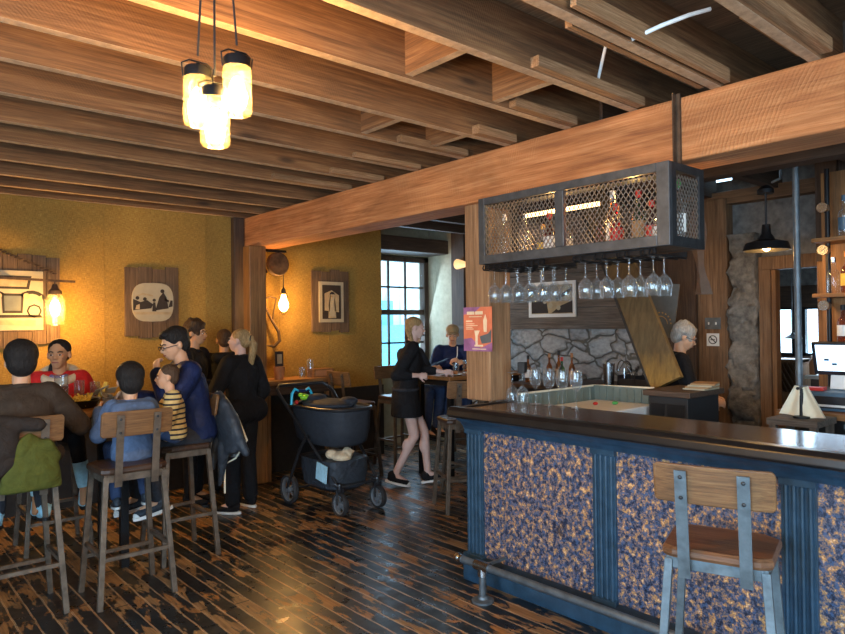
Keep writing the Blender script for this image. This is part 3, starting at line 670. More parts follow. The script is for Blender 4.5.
for (u, z, r) in ((-.02, -.07, .035), (.1, -.1, .03), (-.1, -.02, .03), (.2, .0, .03)): mb.prism([(u+r*cos(a*pi/4), z+r*sin(a*pi/4)) for a in range(8)], (.005, 0, 0), (0, -1, 0), (0, 0, 1), (.002, 0, 0))
mb.build('light_shapes', 'paper', t)
# hanging grey banner with round emblem
t = thing('grey_banner', 'grey cloth banner with a round pale emblem behind the slanted board', 'banner', (5.6, 3.13, 0))
MB().prism([(-.16, 1.52), (.09, 1.47), (.16, 1.95), (-.14, 1.98)], (0, 0, 0), (0, -1, 0), (0, 0, 1), (.012, 0, 0)).build('cloth', 'slate', t)
mb = MB()
for R_, w in ((.11, .010), (.075, .006)):
    for k in range(20):
        a0 = pi*k/20; a1 = pi*(k+.8)/20
        if R_ > .1 and k % 2: continue
        mb.prism([(R_*cos(a0), R_*sin(a0)), (R_*cos(a1), R_*sin(a1)), ((R_-w)*cos(a1), (R_-w)*sin(a1)), ((R_-w)*cos(a0), (R_-w)*sin(a0))], (-.004, .03, 1.60), (0, -1, 0), (0, 0, 1), (.003, 0, 0))
mb.build('emblem', 'brass', t)
t = thing('brown_cloth', 'brown cloth hanging down beside the end of the cage cabinet', 'cloth', (4.82, 2.42, 0))
rg = []
for k in range(9):
    z = 2.42-.075*k; wdt = .10+.03*sin(k*.9)
    rg.append([(.02*sin(k), -wdt*.5-.02*k*.3, z), (.05, 0-.02*k*.3, z), (.02*cos(k), wdt*.5-.02*k*.3, z), (-.03, 0-.02*k*.3, z)])
MB().loft(rg).build('cloth', 'leather', t, True); MB().tube([(0, 0, 2.40), (0, 0, 2.66)], .006, 6).bb(-.02, .02, -.02, .30, 2.66, 2.68).build('hook', 'rust', t)
# switches and sign on the big dark post
t = thing('switch_plate', 'steel double switch plate on the dark post above the no-smoking sign', 'switch', (RX-.13, 3.0, 1.60))
MB().bb(0, .01, -.075, .075, -.055, .055).build('plate', 'galv', t, bevel=.002); MB().bb(-.008, 0, -.04, -.03, -.012, .012).bb(-.008, 0, .03, .04, -.012, .012).build('toggle', 'white', t)
t = thing('no_smoking_sign', 'small white no-smoking sign on the dark post', 'sign', (RX-.128, 3.0, 1.445))
MB().bb(0, .005, -.06, .06, -.06, .06).build('plate', 'white', t)
mb = MB()
for k in range(24):
    a0 = 2*pi*k/24; a1 = 2*pi*(k+1)/24
    mb.prism([(.042*cos(a0), .042*sin(a0)), (.042*cos(a1), .042*sin(a1)), (.034*cos(a1), .034*sin(a1)), (.034*cos(a0), .034*sin(a0))], (-.002, 0, 0), (0, -1, 0), (0, 0, 1), (.002, 0, 0))
mb.prism([(-.028, .034), (-.034, .028), (.028, -.034), (.034, -.028)], (-.002, 0, 0), (0, -1, 0), (0, 0, 1), (.002, 0, 0))
mb.build('slash_ring', 'ink', t); MB().prism([(-.022, -.004), (.022, -.004), (.022, .004), (-.022, .004)], (-.003, 0, 0), (0, -1, 0), (0, 0, 1), (.002, 0, 0)).build('cigarette', 'ink', t)
# barn lamp
t = thing('barn_lamp', 'black barn-style pendant lamp hanging before the grey wall over the doorway', 'lamp', (5.4, 2.15, 2.16))
MB().lathe([(.03, .20), (.035, .13), (.05, .11), (.06, .085), (.15, .06), (.17, .0), (.165, 0), (.145, .05), (.05, .075), (.02, .1)], n=20).build('lamp_shade', 'blackmetal', t, True)
MB().tube([(0, 0, .18), (0, 0, .44)], .008, 8).build('stem', 'blackmetal', t)
MB().lathe([(.06, .44), (.06, .47), (.03, .50), (.001, .5)], n=16, cap=True).build('canopy', 'blackmetal', t, True)
MB().ell((0, 0, .035), (.033, .033, .04)).build('bulb', 'bulb_small', t, True)
point('barn_lamp_light', (5.4, 2.15, 2.14), 9, WARM, .04)
t = tag(MB().tube([(5.4, 2.1, 2.68), (5.35, 2.02, 2.69), (5.3, 2.0, 2.75), (5.25, 1.98, 2.85), (5.1, 1.85, 2.86), (5.0, 1.80, 2.84)], .011, 8).build('conduit', 'galv', smooth=True), 'bent metal conduit feeding the barn lamp at the ceiling', 'conduit')
t = thing('support_pipe', 'slim grey steel pipe column between counter and ceiling before the doorway', 'pipe', (5.0, 1.79, 0))
MB().tube([(0, 0, 1.0), (0, 0, 2.74)], .022, 12).build('pipe', 'galv', t, True); MB().lathe([(.05, 2.73), (.05, 2.74)], n=12, cap=True).lathe([(.045, 1.001), (.045, 1.01)], n=12, cap=True).build('flange', 'galv', t)
t = tag(MB().tube([(3.62+.25*i, 1.3+.05*sin(i), 2.79+.01*i) for i in range(4)], .008, 6).build('cable', 'cable', smooth=True), 'pale cable along the bar ceiling', 'cable')
tag(MB().bb(3.75, 4.7, 1.5, 1.9, 2.815, 2.835).build('blue_tarp', 'tarp'), 'dark blue plastic sheet tucked between the joists over the bar', 'sheet')
tag(MB().bb(4.3, 4.36, 2.41, 2.44, 2.58, 2.80).bb(4.3, 4.36, 2.39, 2.46, 2.70, 2.72).build('joist_bracket', 'galv'), 'small pale metal bracket hanging from the bar ceiling', 'bracket')
# right back bar
t = thing('cooler_counter', 'wood-topped back counter with a glass-doored cooler at the right', 'counter', (5.35, 0.9, 0))
MB().bb(-.42, .55, -1.8, 1.02, .96, 1.0).build('counter_top', 'orangewood_Y', t, bevel=.004); MB().bb(-.3, .55, -1.8, 1.0, 0, .96).build('body', 'darkwall', t)
f2 = MB().bb(-.36, -.31, -.9, .62, .86, .93).bb(-.36, -.31, -.9, -.84, .1, .9).bb(-.36, -.31, .58, .62, .1, .9).build('cooler_door', 'galv', t)
MB().bb(-.345, -.335, -.84, .58, .12, .86).build('glass', 'cooler', f2)
t = thing('cash_drawer', 'blue-grey cash drawer on the right back counter', 'cash drawer', (5.27, 1.64, 1.001))
MB().bb(-.2, .2, -.28, .18, 0, .13).build('body', 'registerblue', t, bevel=.006); MB().bb(-.21, -.2, -.24, .14, .02, .10).build('drawer', 'blackplastic', t); MB().bb(-.214, -.21, -.15, .06, .03, .045).build('label_strip', 'white', t)
t = thing('pos_terminal', 'touch-screen till terminal with lit pale screen on the cash drawer', 'terminal', (5.27, 1.60, 1.132))
MB().bar((0, 0, 0), (.03, 0, .12), .16, .05).build('stand', 'white', t, bevel=.004)
Rr = Matrix.Rotation(rad(-16), 3, 'Y')
MB().box((-.03, 0, .22), (.03, .36, .24), R=Rr).build('housing', 'blackplastic', t, bevel=.006)
MB().box((-.047, 0, .222), (.004, .31, .19), R=Rr).build('screen', 'screen', t)
mb = MB()
for k in range(5): mb.box((-.05, -.11+.05*k, .18+.03*(k % 3)), (.003, .03, .016), R=Rr)
mb.build('icons', 'registerblue', t)
tag(MB().box((5.12, 1.74, 1.144), (.10, .14, .022), rz=.1).build('notebook', 'red', bevel=.003), 'red booklet lying on the cash drawer', 'booklet')
t = thing('towel', 'cream kitchen towel draped in two flaps over a short dark rod by the till', 'towel', (4.68, 1.665, .991))
for k, sgn in enumerate((1, -1)):
    rings = []
    for i in range(9):
        q = i/8; z = .20-.195*q*(.96 if sgn > 0 else 1); w = .028+.034*q; cy = sgn*(.012+.062*q)
        rings.append([(.012*sin(3.2*(v*2-1)+k+q)+.012*q*(.5), cy+w*(v*2-1), z+.012*(v-.5)*sgn) for v in [j/10 for j in range(11)]]+[(.012*sin(3.2*(v*2-1)+k+q)+.014+.012*q, cy+w*(v*2-1), z+.012*(v-.5)*sgn) for v in [j/10 for j in range(10, -1, -1)]])
    MB().loft(rings).build('flap', 'towel', t, True)
tag(MB().tube([(4.68, 1.665, .991), (4.68, 1.665, 1.18)], .012, 10).lathe([(.05, 0), (.05, .012), (.012, .018)], (4.68, 1.665, .991), 14, cap=True).tube([(4.62, 1.665, 1.185), (4.78, 1.665, 1.185)], .010, 8).build('towel_stand', 'blackmetal', smooth=True), 'small dark stand holding the draped cream towel', 'stand')
t = thing('side_table', 'small wooden stand carrying the folded towels', 'stand', (4.75, 1.68, 0))
MB().bb(-.2, .14, -.15, .15, .95, .99).build('top', 'greywood_Y', t)
for a in (-.17, .11):
    for b_ in (-.12, .12): MB().bb(a-.02, a+.02, b_-.02, b_+.02, 0, .95).build('leg', 'greywood_Z', t)
# pipe shelving
t = thing('pipe_shelf', 'black pipe shelving with rough wooden shelves on the right back bar', 'shelf unit', (5.75, 0.9, 0))
for z in (1.42, 1.79, 2.21): MB().bb(-.16, .12, -1.6, 1.0, z, z+.03).build('shelf', 'orangewood_Y', t, bevel=.003)
for y in (.93, .72, -.2, -1.2):
    MB().tube([(-.02, y, 1.0), (-.02, y, 2.78)], .017, 10).build('pipe', 'blackmetal', t, True)
    for z in (1.36, 1.73, 2.15, 2.47):
        MB().lathe([(.038, 0), (.038, .05), (.02, .06), (.02, .12)], (-.14, y, z), 14, R=Matrix.Rotation(pi/2, 3, 'Y'), cap=True).build('pipe_flange', 'steel', t, True)
MB().bb(.125, .15, .8, 1.02, 1.0, 2.78).build('back_board', 'orangewood_Z', t)
BS = [(1.72, 1.45, .27, 'amber_glass', 'black', 'white', 'amber spirit bottle with white label on the lowest pipe shelf'), (1.62, 1.45, .25, 'clear_glass', 'white', 'brownpaper', 'clear bottle with brown label on the lowest pipe shelf'),
      (1.78, 1.82, .26, 'clear_glass', 'steel', None, 'clear decanter bottle on the middle pipe shelf'), (1.69, 1.82, .30, 'amber_glass', 'orange_cap', 'fries', 'amber bottle with orange neck on the middle pipe shelf'),
      (1.60, 1.82, .27, 'clear_glass', 'black', 'white', 'clear bottle with black cap on the middle pipe shelf'), (1.70, 2.24, .30, 'clear_glass', 'registerblue', 'registerblue', 'clear bottle with blue label on the top pipe shelf'), (1.61, 2.24, .27, 'clear_glass', 'steel', 'white', 'clear bottle with white label on the top pipe shelf')]
plain('orange_cap', (.7, .25, .03), .4)
for (y, z, h, g, c, lb, nm) in BS: bottle(5.68, y, z+.001, h, .042, g, c, lb, nm)
# stack of paper menus on the bar station
for k in range(4):
    tag(MB().box((4.62, 2.30-.01*k, 1.146+.012*k), (.22, .16, .010), rz=.1*k).build('menu', ('paper', 'brownpaper')[k % 2]), ('lowest', 'second lowest', 'second highest', 'topmost')[k]+' menu of the small stack on the bartender station', 'menu', 'menus on the bartender station')

# ================================================================ lamps in the dining room
t = thing('jar_pendant', 'cluster of three glowing mason-jar pendant lamps hanging at top left', 'lamp', (.95, 2.122, 0))
JARS = [(-.05, .025, 2.447), (.045, -.065, 2.478), (-.012, -.02, 2.375)]
for k, (x, y, z) in enumerate(JARS):
    j = MB().lathe([(.001, -.115), (.042, -.115), (.048, -.105), (.048, .03), (.040, .045), (.040, .055), (.038, .055), (.038, .044), (.0455, .029), (.0455, -.103), (.001, -.11)], (x, y, z-.045), 24).build('jar', 'jar_glass', t, True)
    MB().lathe([(.044, -.005), (.044, .024), (.040, .03), (.012, .032), (.008, .045), (.001, .045)], (x, y, z), 20).lathe([(.042, .018), (.044, .02), (.042, .022)], (x, y, z), 20).build('lid', 'blackmetal', j, True)
    MB().tube([(x-.05, y, z-.01), (x-.055, y, z+.035), (x-.03, y, z+.05), (x+.03, y, z+.05), (x+.055, y, z+.035), (x+.05, y, z-.01)], .003, 6).build('wire_bail', 'blackmetal', j, True)
    MB().ell((x, y, z-.085), (.026, .026, .05)).build('bulb', 'bulb_glow', j, True)
    MB().tube([(x, y, z+.07), (x*.6, y*.6, 2.95), (0, 0, CZ)], .004, 6).build('cord', 'black', t, True)
    JL = point('jar_light', (.95+x, 2.122+y, z-.085), 58, WARM, .045)
rear = copy_tree(t, (1.1, -1.1, 0), 0, 'added cluster of three jar pendant lamps, unseen behind the viewpoint')  # unseen cluster added to throw warm light on the beam
point('rear_warm_fill', (1.1, -1.1, 2.25), 30, WARM, .08)  # added warm fill from behind the camera
t = thing('wall_jar_lamp', 'glowing mason-jar lamp on an iron arm over the old car picture', 'lamp', (1.43, 6.5, 1.80))
MB().lathe([(.001, -.15), (.06, -.15), (.075, -.13), (.08, 0), (.078, .08), (.05, .12), (.05, .14), (.045, .14), (.07, .07), (.07, -.12), (.001, -.14)], n=20).build('jar', 'jar_glass', t, True)
MB().lathe([(.055, .12), (.055, .15), (.03, .17), (.02, .21), (.001, .21)], n=16).build('lid', 'rust', t, True)
MB().ell((0, 0, 0), (.04, .04, .07)).build('bulb', 'bulb_glow', t, True)
MB().bar((-.95, 0, .265), (.16, 0, .235), .02, .02).tube([(0, 0, .2), (0, 0, .25)], .006, 6).bar((-.3, .25, .26), (-.3, 0, .255), .02, .02).build('arm', 'rust', t)
mb = MB()
for k in range(16): mb.ell((-.46+.032*k, .1, .52-.014*k), (.022, .01, .009), n=8, m=5)
mb.build('chain', 'rust', t, True)
point('wall_jar_light', (1.43, 6.42, 1.76), 30, WARM, .06)
t = thing('pulley_lamp', 'bare glowing bulb hung from a wooden pulley on an iron bracket by the post', 'lamp', (3.68, 6.58, 0))
MB().lathe([(.12, -.03), (.13, -.02), (.10, 0), (.13, .02), (.12, .03)], (-.04, 0, 2.30), 20, R=Matrix.Rotation(rad(90), 3, 'X') @ Matrix.Rotation(0, 3, 'Y'), cap=True).build('pulley', 'rust', t, True)
MB().bb(-.32, .06, -.02, .02, 2.43, 2.455).bb(-.32, -.30, -.02, .17, 2.35, 2.455).bar((-.3, 0, 2.44), (-.17, 0, 2.2), .015, .015).build('bracket', 'blackmetal', t)
MB().tube([(.03, 0, 2.3), (.03, 0, 2.02)], .005, 6).build('cord', 'black', t); MB().lathe([(.022, 1.97), (.024, 2.02), (.01, 2.05)], (.03, 0, 0), 12, cap=True).build('socket', 'blackmetal', t, True)
MB().lathe([(.02, 1.98), (.03, 1.93), (.055, 1.87), (.05, 1.82), (.03, 1.79), (.001, 1.775)], (.03, 0, 0), 16).build('bulb', 'bulb_small', t, True)
mb = MB()
for a in range(6): mb.tube([(.03+r*cos(a*pi/3), r*sin(a*pi/3), z) for r, z in ((.025, 2.0), (.06, 1.93), (.068, 1.86), (.05, 1.79), (.01, 1.745))], .002, 5)
mb.build('wire_guard', 'blackmetal', t)
point('pulley_light', (3.71, 6.50, 1.86), 20, WARM, .05)
# small spotlight on the dark post
t = thing('spot_lamp', 'small warm arrow-shaped wall lamp on the dark trim right of the window', 'lamp', (6.30, 6.40, 2.42))
MB().lathe([(.07, -.1), (.02, .14)], n=14, R=Matrix.Rotation(rad(95), 3, 'X'), cap=True).build('shade', 'lampshade', t, True)
# ladder-like curved iron hook / horn by the post
tag(MB().tube([(3.53, 6.70, 1.92), (3.56, 6.69, 1.80), (3.62, 6.68, 1.68), (3.69, 6.66, 1.56), (3.70, 6.66, 1.46), (3.64, 6.67, 1.40), (3.56, 6.69, 1.41)], [.008, .01, .014, .018, .02, .018, .008], 10).tube([(3.53, 6.70, 1.92), (3.6, 6.68, 1.95), (3.68, 6.69, 1.93)], .008, 8).tube([(3.68, 6.69, 1.93), (3.64, 6.68, 1.78), (3.63, 6.68, 1.68)], .008, 8).build('iron_hook', 'rust', smooth=True), 'curved old iron sickle hook hanging on the wall beside the post', 'hook')

# ---------------------------------------------------------------- pictures on the burlap wall
def plank_picture(name, label, x, z, W, H, pw, ph, oval=False):
    t = thing(name, label, 'picture', (x, WY, z))
    n_ = max(4, int(W/.11)); 
    for k in range(n_):
        w_ = W/n_; a = random.uniform(-.02, .02); b_ = random.uniform(-.02, .02)
        MB().bb(-W/2+k*w_+.002, -W/2+(k+1)*w_-.002, -.03, -.001, -H/2+a*1.6, H/2+b_*1.6).build('backing_plank', 'plankwood_Z', t)
    if oval:
        q = [(pw*.5*math.copysign(abs(cos(a))**.55, cos(a)), ph*.5*math.copysign(abs(sin(a))**.75, sin(a))) for a in [2*pi*i/28 for i in range(28)]]
    else: q = [(-pw/2, -ph/2), (pw/2, -ph/2), (pw/2, ph/2), (-pw/2, ph/2)]
    MB().prism(q, (0, -.046, 0), (1, 0, 0), (0, 0, 1), (0, .016, 0)).build('print', 'paper', t)
    return t
def art(t, polys, mat, name, off=.049):
    mb = MB()
    for q in polys: mb.prism(q, (0, -off, 0), (1, 0, 0), (0, 0, 1), (0, .003, 0))
    mb.build(name, mat, t)
circ = lambda cx, cz, r, n=10: [(cx+r*cos(2*pi*i/n), cz+r*sin(2*pi*i/n)) for i in range(n)]
t = plank_picture('plank_picture', 'rounded sepia group photograph on grey planks in the middle of the burlap wall', 2.34, 1.87, .52, .68, .40, .38, True)
art(t, [[(-.19, -.08), (-.02, -.06), (.0, -.02), (-.06, .02), (-.12, .0), (-.19, .03)], [(.02, -.08), (.06, .05), (.1, .10), (.13, .05), (.15, -.06)], [(.15, -.05), (.19, -.04), (.19, .02), (.17, .02)], circ(.09, .11, .02), circ(-.15, .04, .018), circ(-.08, .03, .018), [(-.01, -.09), (.03, -.09), (.02, .0), (.0, .0)], circ(.01, .02, .016), [(.11, .02), (.15, .0), (.155, .02), (.115, .04)]], 'ink', 'figures')
art(t, [[(-.18, -.12), (.17, -.12), (.18, -.095), (-.19, -.095)], [(-.19, .05), (-.1, .09), (.0, .07), (.0, .055), (-.1, .07)], [(-.17, -.07), (-.13, -.07), (-.13, -.02), (-.16, -.03)]], 'sepia', 'ground', .0505)
t = plank_picture('plank_picture', 'old motor car photograph on grey planks below the jar lamp at the left', 1.02, 1.87, 1.0, .80, .72, .52)
arc = lambda cx, cz, r0, r1, a0, a1, n=8: [(cx+r0*cos(rad(a0+(a1-a0)*i/n)), cz+r0*sin(rad(a0+(a1-a0)*i/n))) for i in range(n+1)]+[(cx+r1*cos(rad(a1+(a0-a1)*i/n)), cz+r1*sin(rad(a1+(a0-a1)*i/n))) for i in range(n+1)]
art(t, [[(.0, .10), (.25, .10), (.27, .215), (-.02, .215)], arc(-.02, -.04, .10, .13, 20, 170), arc(.27, -.04, .10, .13, 10, 160), [(-.12, -.15), (.36, -.15), (.34, -.125), (-.1, -.125)], arc(-.04, -.09, .045, .06, 0, 360), arc(.29, -.09, .045, .06, 0, 360), circ(-.12, .08, .035), [(-.17, -.06), (-.08, -.06), (-.09, .05), (-.15, .05)], [(.05, -.11), (.2, -.11), (.21, .06), (.04, .06)]], 'ink', 'car_drawing')
art(t, [[(.02, .12), (.23, .12), (.245, .195), (.005, .195)], circ(.02, .04, .026), circ(.23, .04, .026), [(.30, .02), (.35, .05), (.35, -.02)], [(-.3, -.2), (.3, -.22), (.3, -.17), (-.3, -.17)]], 'sepia', 'light_shapes', .051)
art(t, [[(.065, -.09), (.185, -.09), (.19, .04), (.06, .04)]], 'slate', 'radiator', .0515)
t = plank_picture('plank_picture', 'white-matted portrait of a standing figure on a charred plank frame by the window', 4.42, 1.90, .52, .72, .34, .48)
art(t, [[(-.13, -.2), (.13, -.2), (.13, .2), (-.13, .2)]], 'ink', 'dark_ground')
art(t, [[(-.05, -.19), (.06, -.19), (.05, .02), (.02, .08), (-.02, .08), (-.04, .0)], [(-.1, -.1), (.1, -.12), (.1, .08), (.0, .14), (-.1, .1)]], 'sepia', 'light_ground', .0505)
art(t, [[(-.035, -.17), (.045, -.17), (.03, .06), (-.02, .06)], circ(.005, .09, .022)], 'paper', 'standing_figure', .052)
art(t, [[(-.035, .09), (.045, .09), (.02, .12), (-.01, .12)]], 'ink', 'hat', .0535)
# loose cables at the ceiling
tag(MB().tube([(2.99, 2.02, 2.80), (2.92, 1.97, 2.85), (2.83, 1.88, 2.91), (2.74, 1.77, 3.03)], .008, 8).build('cable_end', 'cable', smooth=True), 'curled white cable end dangling between joists near the beam', 'cable')
tag(MB().tube([(2.50, 1.52, 2.80), (2.56, 1.42, 2.84), (2.62, 1.33, 2.87), (2.70, 1.28, 2.90)], .009, 8).build('cable_end', 'cable', smooth=True), 'straight white cable end poking out at the top right of the ceiling', 'cable')

# ================================================================ furniture
def make_stool(label, with_back=True, seat_m='seatwood_X', back_m='backwood_X', metal='stoolmetal'):
    t = thing('bar_stool', label, 'stool', (0, 0, 0))
    S = .76; FY = {-1: -.165, 1: .125}; GY = {-1: -.215, 1: .175}
    # local frame: sitter faces +Y, back at -Y
    MB().loft([[(p[0], p[1]*.86-.018, p[2]) for p in ((-.19*s, -.17*s2, z), (-.15*s, -.20*s2, z), (.15*s, -.20*s2, z), (.19*s, -.17*s2, z), (.20*s, .14*s2, z), (.14*s, .20*s2, z), (-.14*s, .20*s2, z), (-.20*s, .14*s2, z))] for s, s2, z in ((.97, .97, S), (1, 1, S+.012), (1, 1, S+.03), (.96, .95, S+.04))]).build('seat', seat_m, t)
    MB().bb(-.165, .165, -.175, -.155, S-.045, S).bb(-.165, .165, .115, .135, S-.045, S).bb(-.175, -.155, -.175, .135, S-.045, S).bb(.155, .175, -.175, .135, S-.045, S).build('seat_frame', metal, t, bevel=.002)
    for sx in (-1, 1):
        for sy in (-1, 1):
            a = V((sx*.165, FY[sy], S-.01)); b_ = V((sx*.215, GY[sy], 0))
            MB().bar(a, b_, .03, .03, up=(0, 1, 0)).build('leg', metal, t, bevel=.002)
    def at(sx, sy, z): k = 1-z/(S-.01); return V((sx*(.165+.05*k), FY[sy]+(GY[sy]-FY[sy])*k, z))
    for (p, q) in (((-1, -1, .28), (1, -1, .28)), ((-1, 1, .22), (1, 1, .22)), ((-1, -1, .30), (-1, 1, .30)), ((1, -1, .30), (1, 1, .30))):
        MB().bar(at(*p), at(*q), .022, .022).build('rung', metal, t)
    if with_back:
        mb = MB(); N = 10; ring = []
        for i in range(N+1):
            x = (-.205, -.193, -.15, -.11, -.05, 0, .05, .11, .15, .193, .205)[i]; y = -.208-.016*(1-(x/.205)**2)
            e_ = .014 if i in (0, 10) else .0; ring.append([(x, y-.009, .985+e_), (x, y+.011, .985+e_), (x, y-.010, 1.135-e_), (x, y-.030, 1.135-e_)])
        mb.loft(ring).build('backrest', back_m, t, bevel=.004)
        for sx in (-1, 1):
            st = MB().bar((sx*.105, -.258, 1.115), (sx*.105, -.196, .69), .042, .007, up=(0, -1, 0)).build('back_strap', metal, t)
            for z in (1.09, 1.01): MB().ell((sx*.105, -.262+(1.115-z)*.146, z), (.008, .006, .008), n=8, m=5).build('bolt', 'iron', st, True)
    return t
st0 = make_stool('wood and metal bar stool in the foreground standing at the blue bar', True, 'seatwood_X', 'backwood_X', 'galvstool')
st0.location = (2.595, 1.217, 0); st0.rotation_euler = (0, 0, rad(-72.5)); st0.scale = (1, 1, .966)
st1 = make_stool('worn bar stool under the child in the blue denim hooded top', True, 'darkseat_X')
st1.location = (1.345, 4.345, 0)
copy_tree(st1, (.77, 4.46, 0), rad(0), 'bar stool at the left edge holding the child in the dark brown jacket')
copy_tree(st1, (1.83, 4.80, 0), rad(90), 'bar stool under the man in the navy jacket')
copy_tree(st1, (4.19, 4.29, 0), rad(-25), 'bar stool nearest the pale post beside the right-hand dining table')
copy_tree(st1, (4.62, 4.62, 0), rad(2), 'bar stool beyond the nearest one at the right-hand dining table')
copy_tree(st1, (4.22, 5.95, 0), rad(-90), 'dark bar stool behind the walking waitress')
copy_tree(st1, (5.66, 6.05, 0), rad(165), 'bar stool under the man in the tan cap')
copy_tree(st1, (4.95, 6.1, 0), rad(180), 'bar stool under the person in the dark cap')
copy_tree(st1, (1.22, 5.62, 0), rad(180), 'bar stool under the girl in the red coat')
def table(name, label, x0, x1, y0, y1, H=1.06, top='orangewood_X'):
    t = thing(name, label, 'table', ((x0+x1)/2, (y0+y1)/2, 0)); a = (x1-x0)/2; b_ = (y1-y0)/2
    MB().bb(-a, a, -b_, b_, H-.04, H).build('table_top', top, t, bevel=.006)
    MB().bb(-a+.05, a-.05, -b_+.05, b_-.05, H-.1, H-.04).build('apron', 'blackmetal', t)
    for sx in (-1, 1):
        for sy in (-1, 1): MB().bb(sx*(a-.08)-.025, sx*(a-.08)+.025, sy*(b_-.08)-.025, sy*(b_-.08)+.025, 0, H-.1).build('leg', 'blackmetal', t)
    return t
table('dining_table', 'high wooden table the family eats at on the left', .25, 1.55, 4.72, 5.38, 1.08)
table('dining_table', 'high wooden table at the right where the people in caps sit', 4.72, 5.9, 5.0, 5.62, 1.08)
# wall shelf table
t = thing('wall_table', 'dark narrow bar table along the burlap wall right of the post', 'table', (3.75, 6.5, 0))
MB().bb(-.40, .42, -.2, .2, 1.0, 1.05).build('table_top', 'orangewood_X', t, bevel=.004); MB().bb(-.40, .42, -.21, .2, .90, 1.0).build('apron', 'darkwood_X', t, bevel=.004)
for x in (-.35, .37): MB().bb(x-.02, x+.02, -.15, -.11, 0, .9).build('leg', 'orangewood_Z', t)
t = thing('cigar_box', 'small orange printed wooden box at the end of the wall table', 'box', (4.10, 6.45, 1.051))
MB().bb(-.14, .12, -.08, .08, 0, .09).build('box', 'orangewood_X', t, bevel=.003); MB().bb(-.12, .1, -.083, -.08, .012, .075).build('paper_label', 'copperart', t)
def tumbler(x, y, z, label, h=.12, r=.035, fill=None, name='drinking_glass', cat='glass'):
    t = thing(name, label, cat, (x, y, z))
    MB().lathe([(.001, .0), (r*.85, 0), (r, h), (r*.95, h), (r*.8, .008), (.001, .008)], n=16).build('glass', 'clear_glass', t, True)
    if fill: MB().lathe([(.001, .01), (r*.79, .01), (r*.9, h*.7), (.001, h*.7)], n=14).build('drink', fill, t, True)
    return t
tumbler(3.84, 6.42, 1.051, 'shorter empty glass on the wall table'); tumbler(3.96, 6.45, 1.051, 'taller empty glass beside the cigar box', .2, .038)
t = thing('planter_cup', 'terracotta cup holding a framed card on the wall table', 'cup', (3.56, 6.42, 1.051))
MB().lathe([(.001, 0), (.05, 0), (.06, .14), (.055, .14), (.045, .01), (.001, .01)], n=16).build('cup', 'copperart', t, True)
MB().box((0, 0, .22), (.10, .01, .16), rz=.1).build('card', 'ink', t); MB().box((0, -.008, .22), (.06, .006, .10), rz=.1).build('card_print', 'sepia', t)

# things on the family table
Z0 = 1.081
t = thing('pitcher', 'glass jug with dark red drink on the family table', 'jug', (1.18, 5.2, Z0))
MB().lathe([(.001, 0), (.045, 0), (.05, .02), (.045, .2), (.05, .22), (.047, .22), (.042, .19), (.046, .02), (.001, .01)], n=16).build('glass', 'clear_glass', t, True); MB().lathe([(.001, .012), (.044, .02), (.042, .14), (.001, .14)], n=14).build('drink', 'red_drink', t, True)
tumbler(1.30, 5.22, Z0, 'tall water glass beside the red jug', .17, .035); tumbler(1.10, 5.08, Z0, 'red drink in a short glass before the girl', .12, .035, 'red_drink'); tumbler(1.42, 5.28, Z0, 'water glass nearest the wall on the family table', .15, .034)
def basket(x, y, label, kind='fries'):
    t = thing('food_basket', label, 'basket', (x, y, Z0))
    MB().lathe([(.001, 0), (.08, 0), (.12, .05), (.115, .055), (.075, .008), (.001, .008)], n=16).build('basket', 'blackmetal', t, True)
    mb = MB()
    for k in range(22):
        a = random.uniform(0, 6.3); r = random.uniform(0, .075); b_ = V((random.uniform(-.04, .04), random.uniform(-.04, .04), random.uniform(.0, .03)))
        c = V((r*cos(a), r*sin(a), .045)); mb.bar(c-b_, c+b_+V((0, 0, .02)), .011, .011)
    mb.build('fries', 'fries', t)
    return t
basket(1.25, 4.98, 'black basket of fries nearest the denim-clad child'); basket(1.02, 5.0, 'black basket of fries at the brown-jacketed child')
t = thing('cracker_paper', 'crumpled white food wrapper and napkins on the family table', 'wrapper', (1.40, 5.08, Z0))
rg = MB()
for k in range(7): rg.box((random.uniform(-.07, .07), random.uniform(-.05, .05), .03+.012*k), (.1, .08, .004), R=Matrix.Rotation(random.uniform(-.9, .9), 3, 'X') @ Matrix.Rotation(random.uniform(-.9, .9), 3, 'Y'))
rg.build('paper_sheets', 'paper', t)
MB().bar((-.02, .02, .0), (.04, -.02, .16), .03, .03).build('bread_stick', 'fries', t, bevel=.008)
# on the right table
tumbler(5.05, 5.25, Z0, 'clear glass on the right-hand table beside the plates', .12, .035); tumbler(5.3, 5.35, Z0, 'amber drink on the right-hand table', .14, .036, 'amber_glass')
for k, (x, y) in enumerate(((4.88, 5.15), (5.2, 5.12), (5.5, 5.4))):
    t = thing('plate', ('food plate being set down by the waitress', 'food plate in the middle of the right-hand table', 'food plate before the man in the tan cap')[k], 'plate', (x, y, Z0))
    MB().lathe([(.001, 0), (.07, 0), (.12, .015), (.118, .019), (.07, .006), (.001, .006)], n=20).build('plate', 'white', t, True)
    mb = MB()
    for q in range(6): mb.ell((random.uniform(-.05, .05), random.uniform(-.05, .05), .03), (.03, .025, .022), n=8, m=6)
    mb.build('food', ('copperart', 'fries', 'green')[k], t, True)
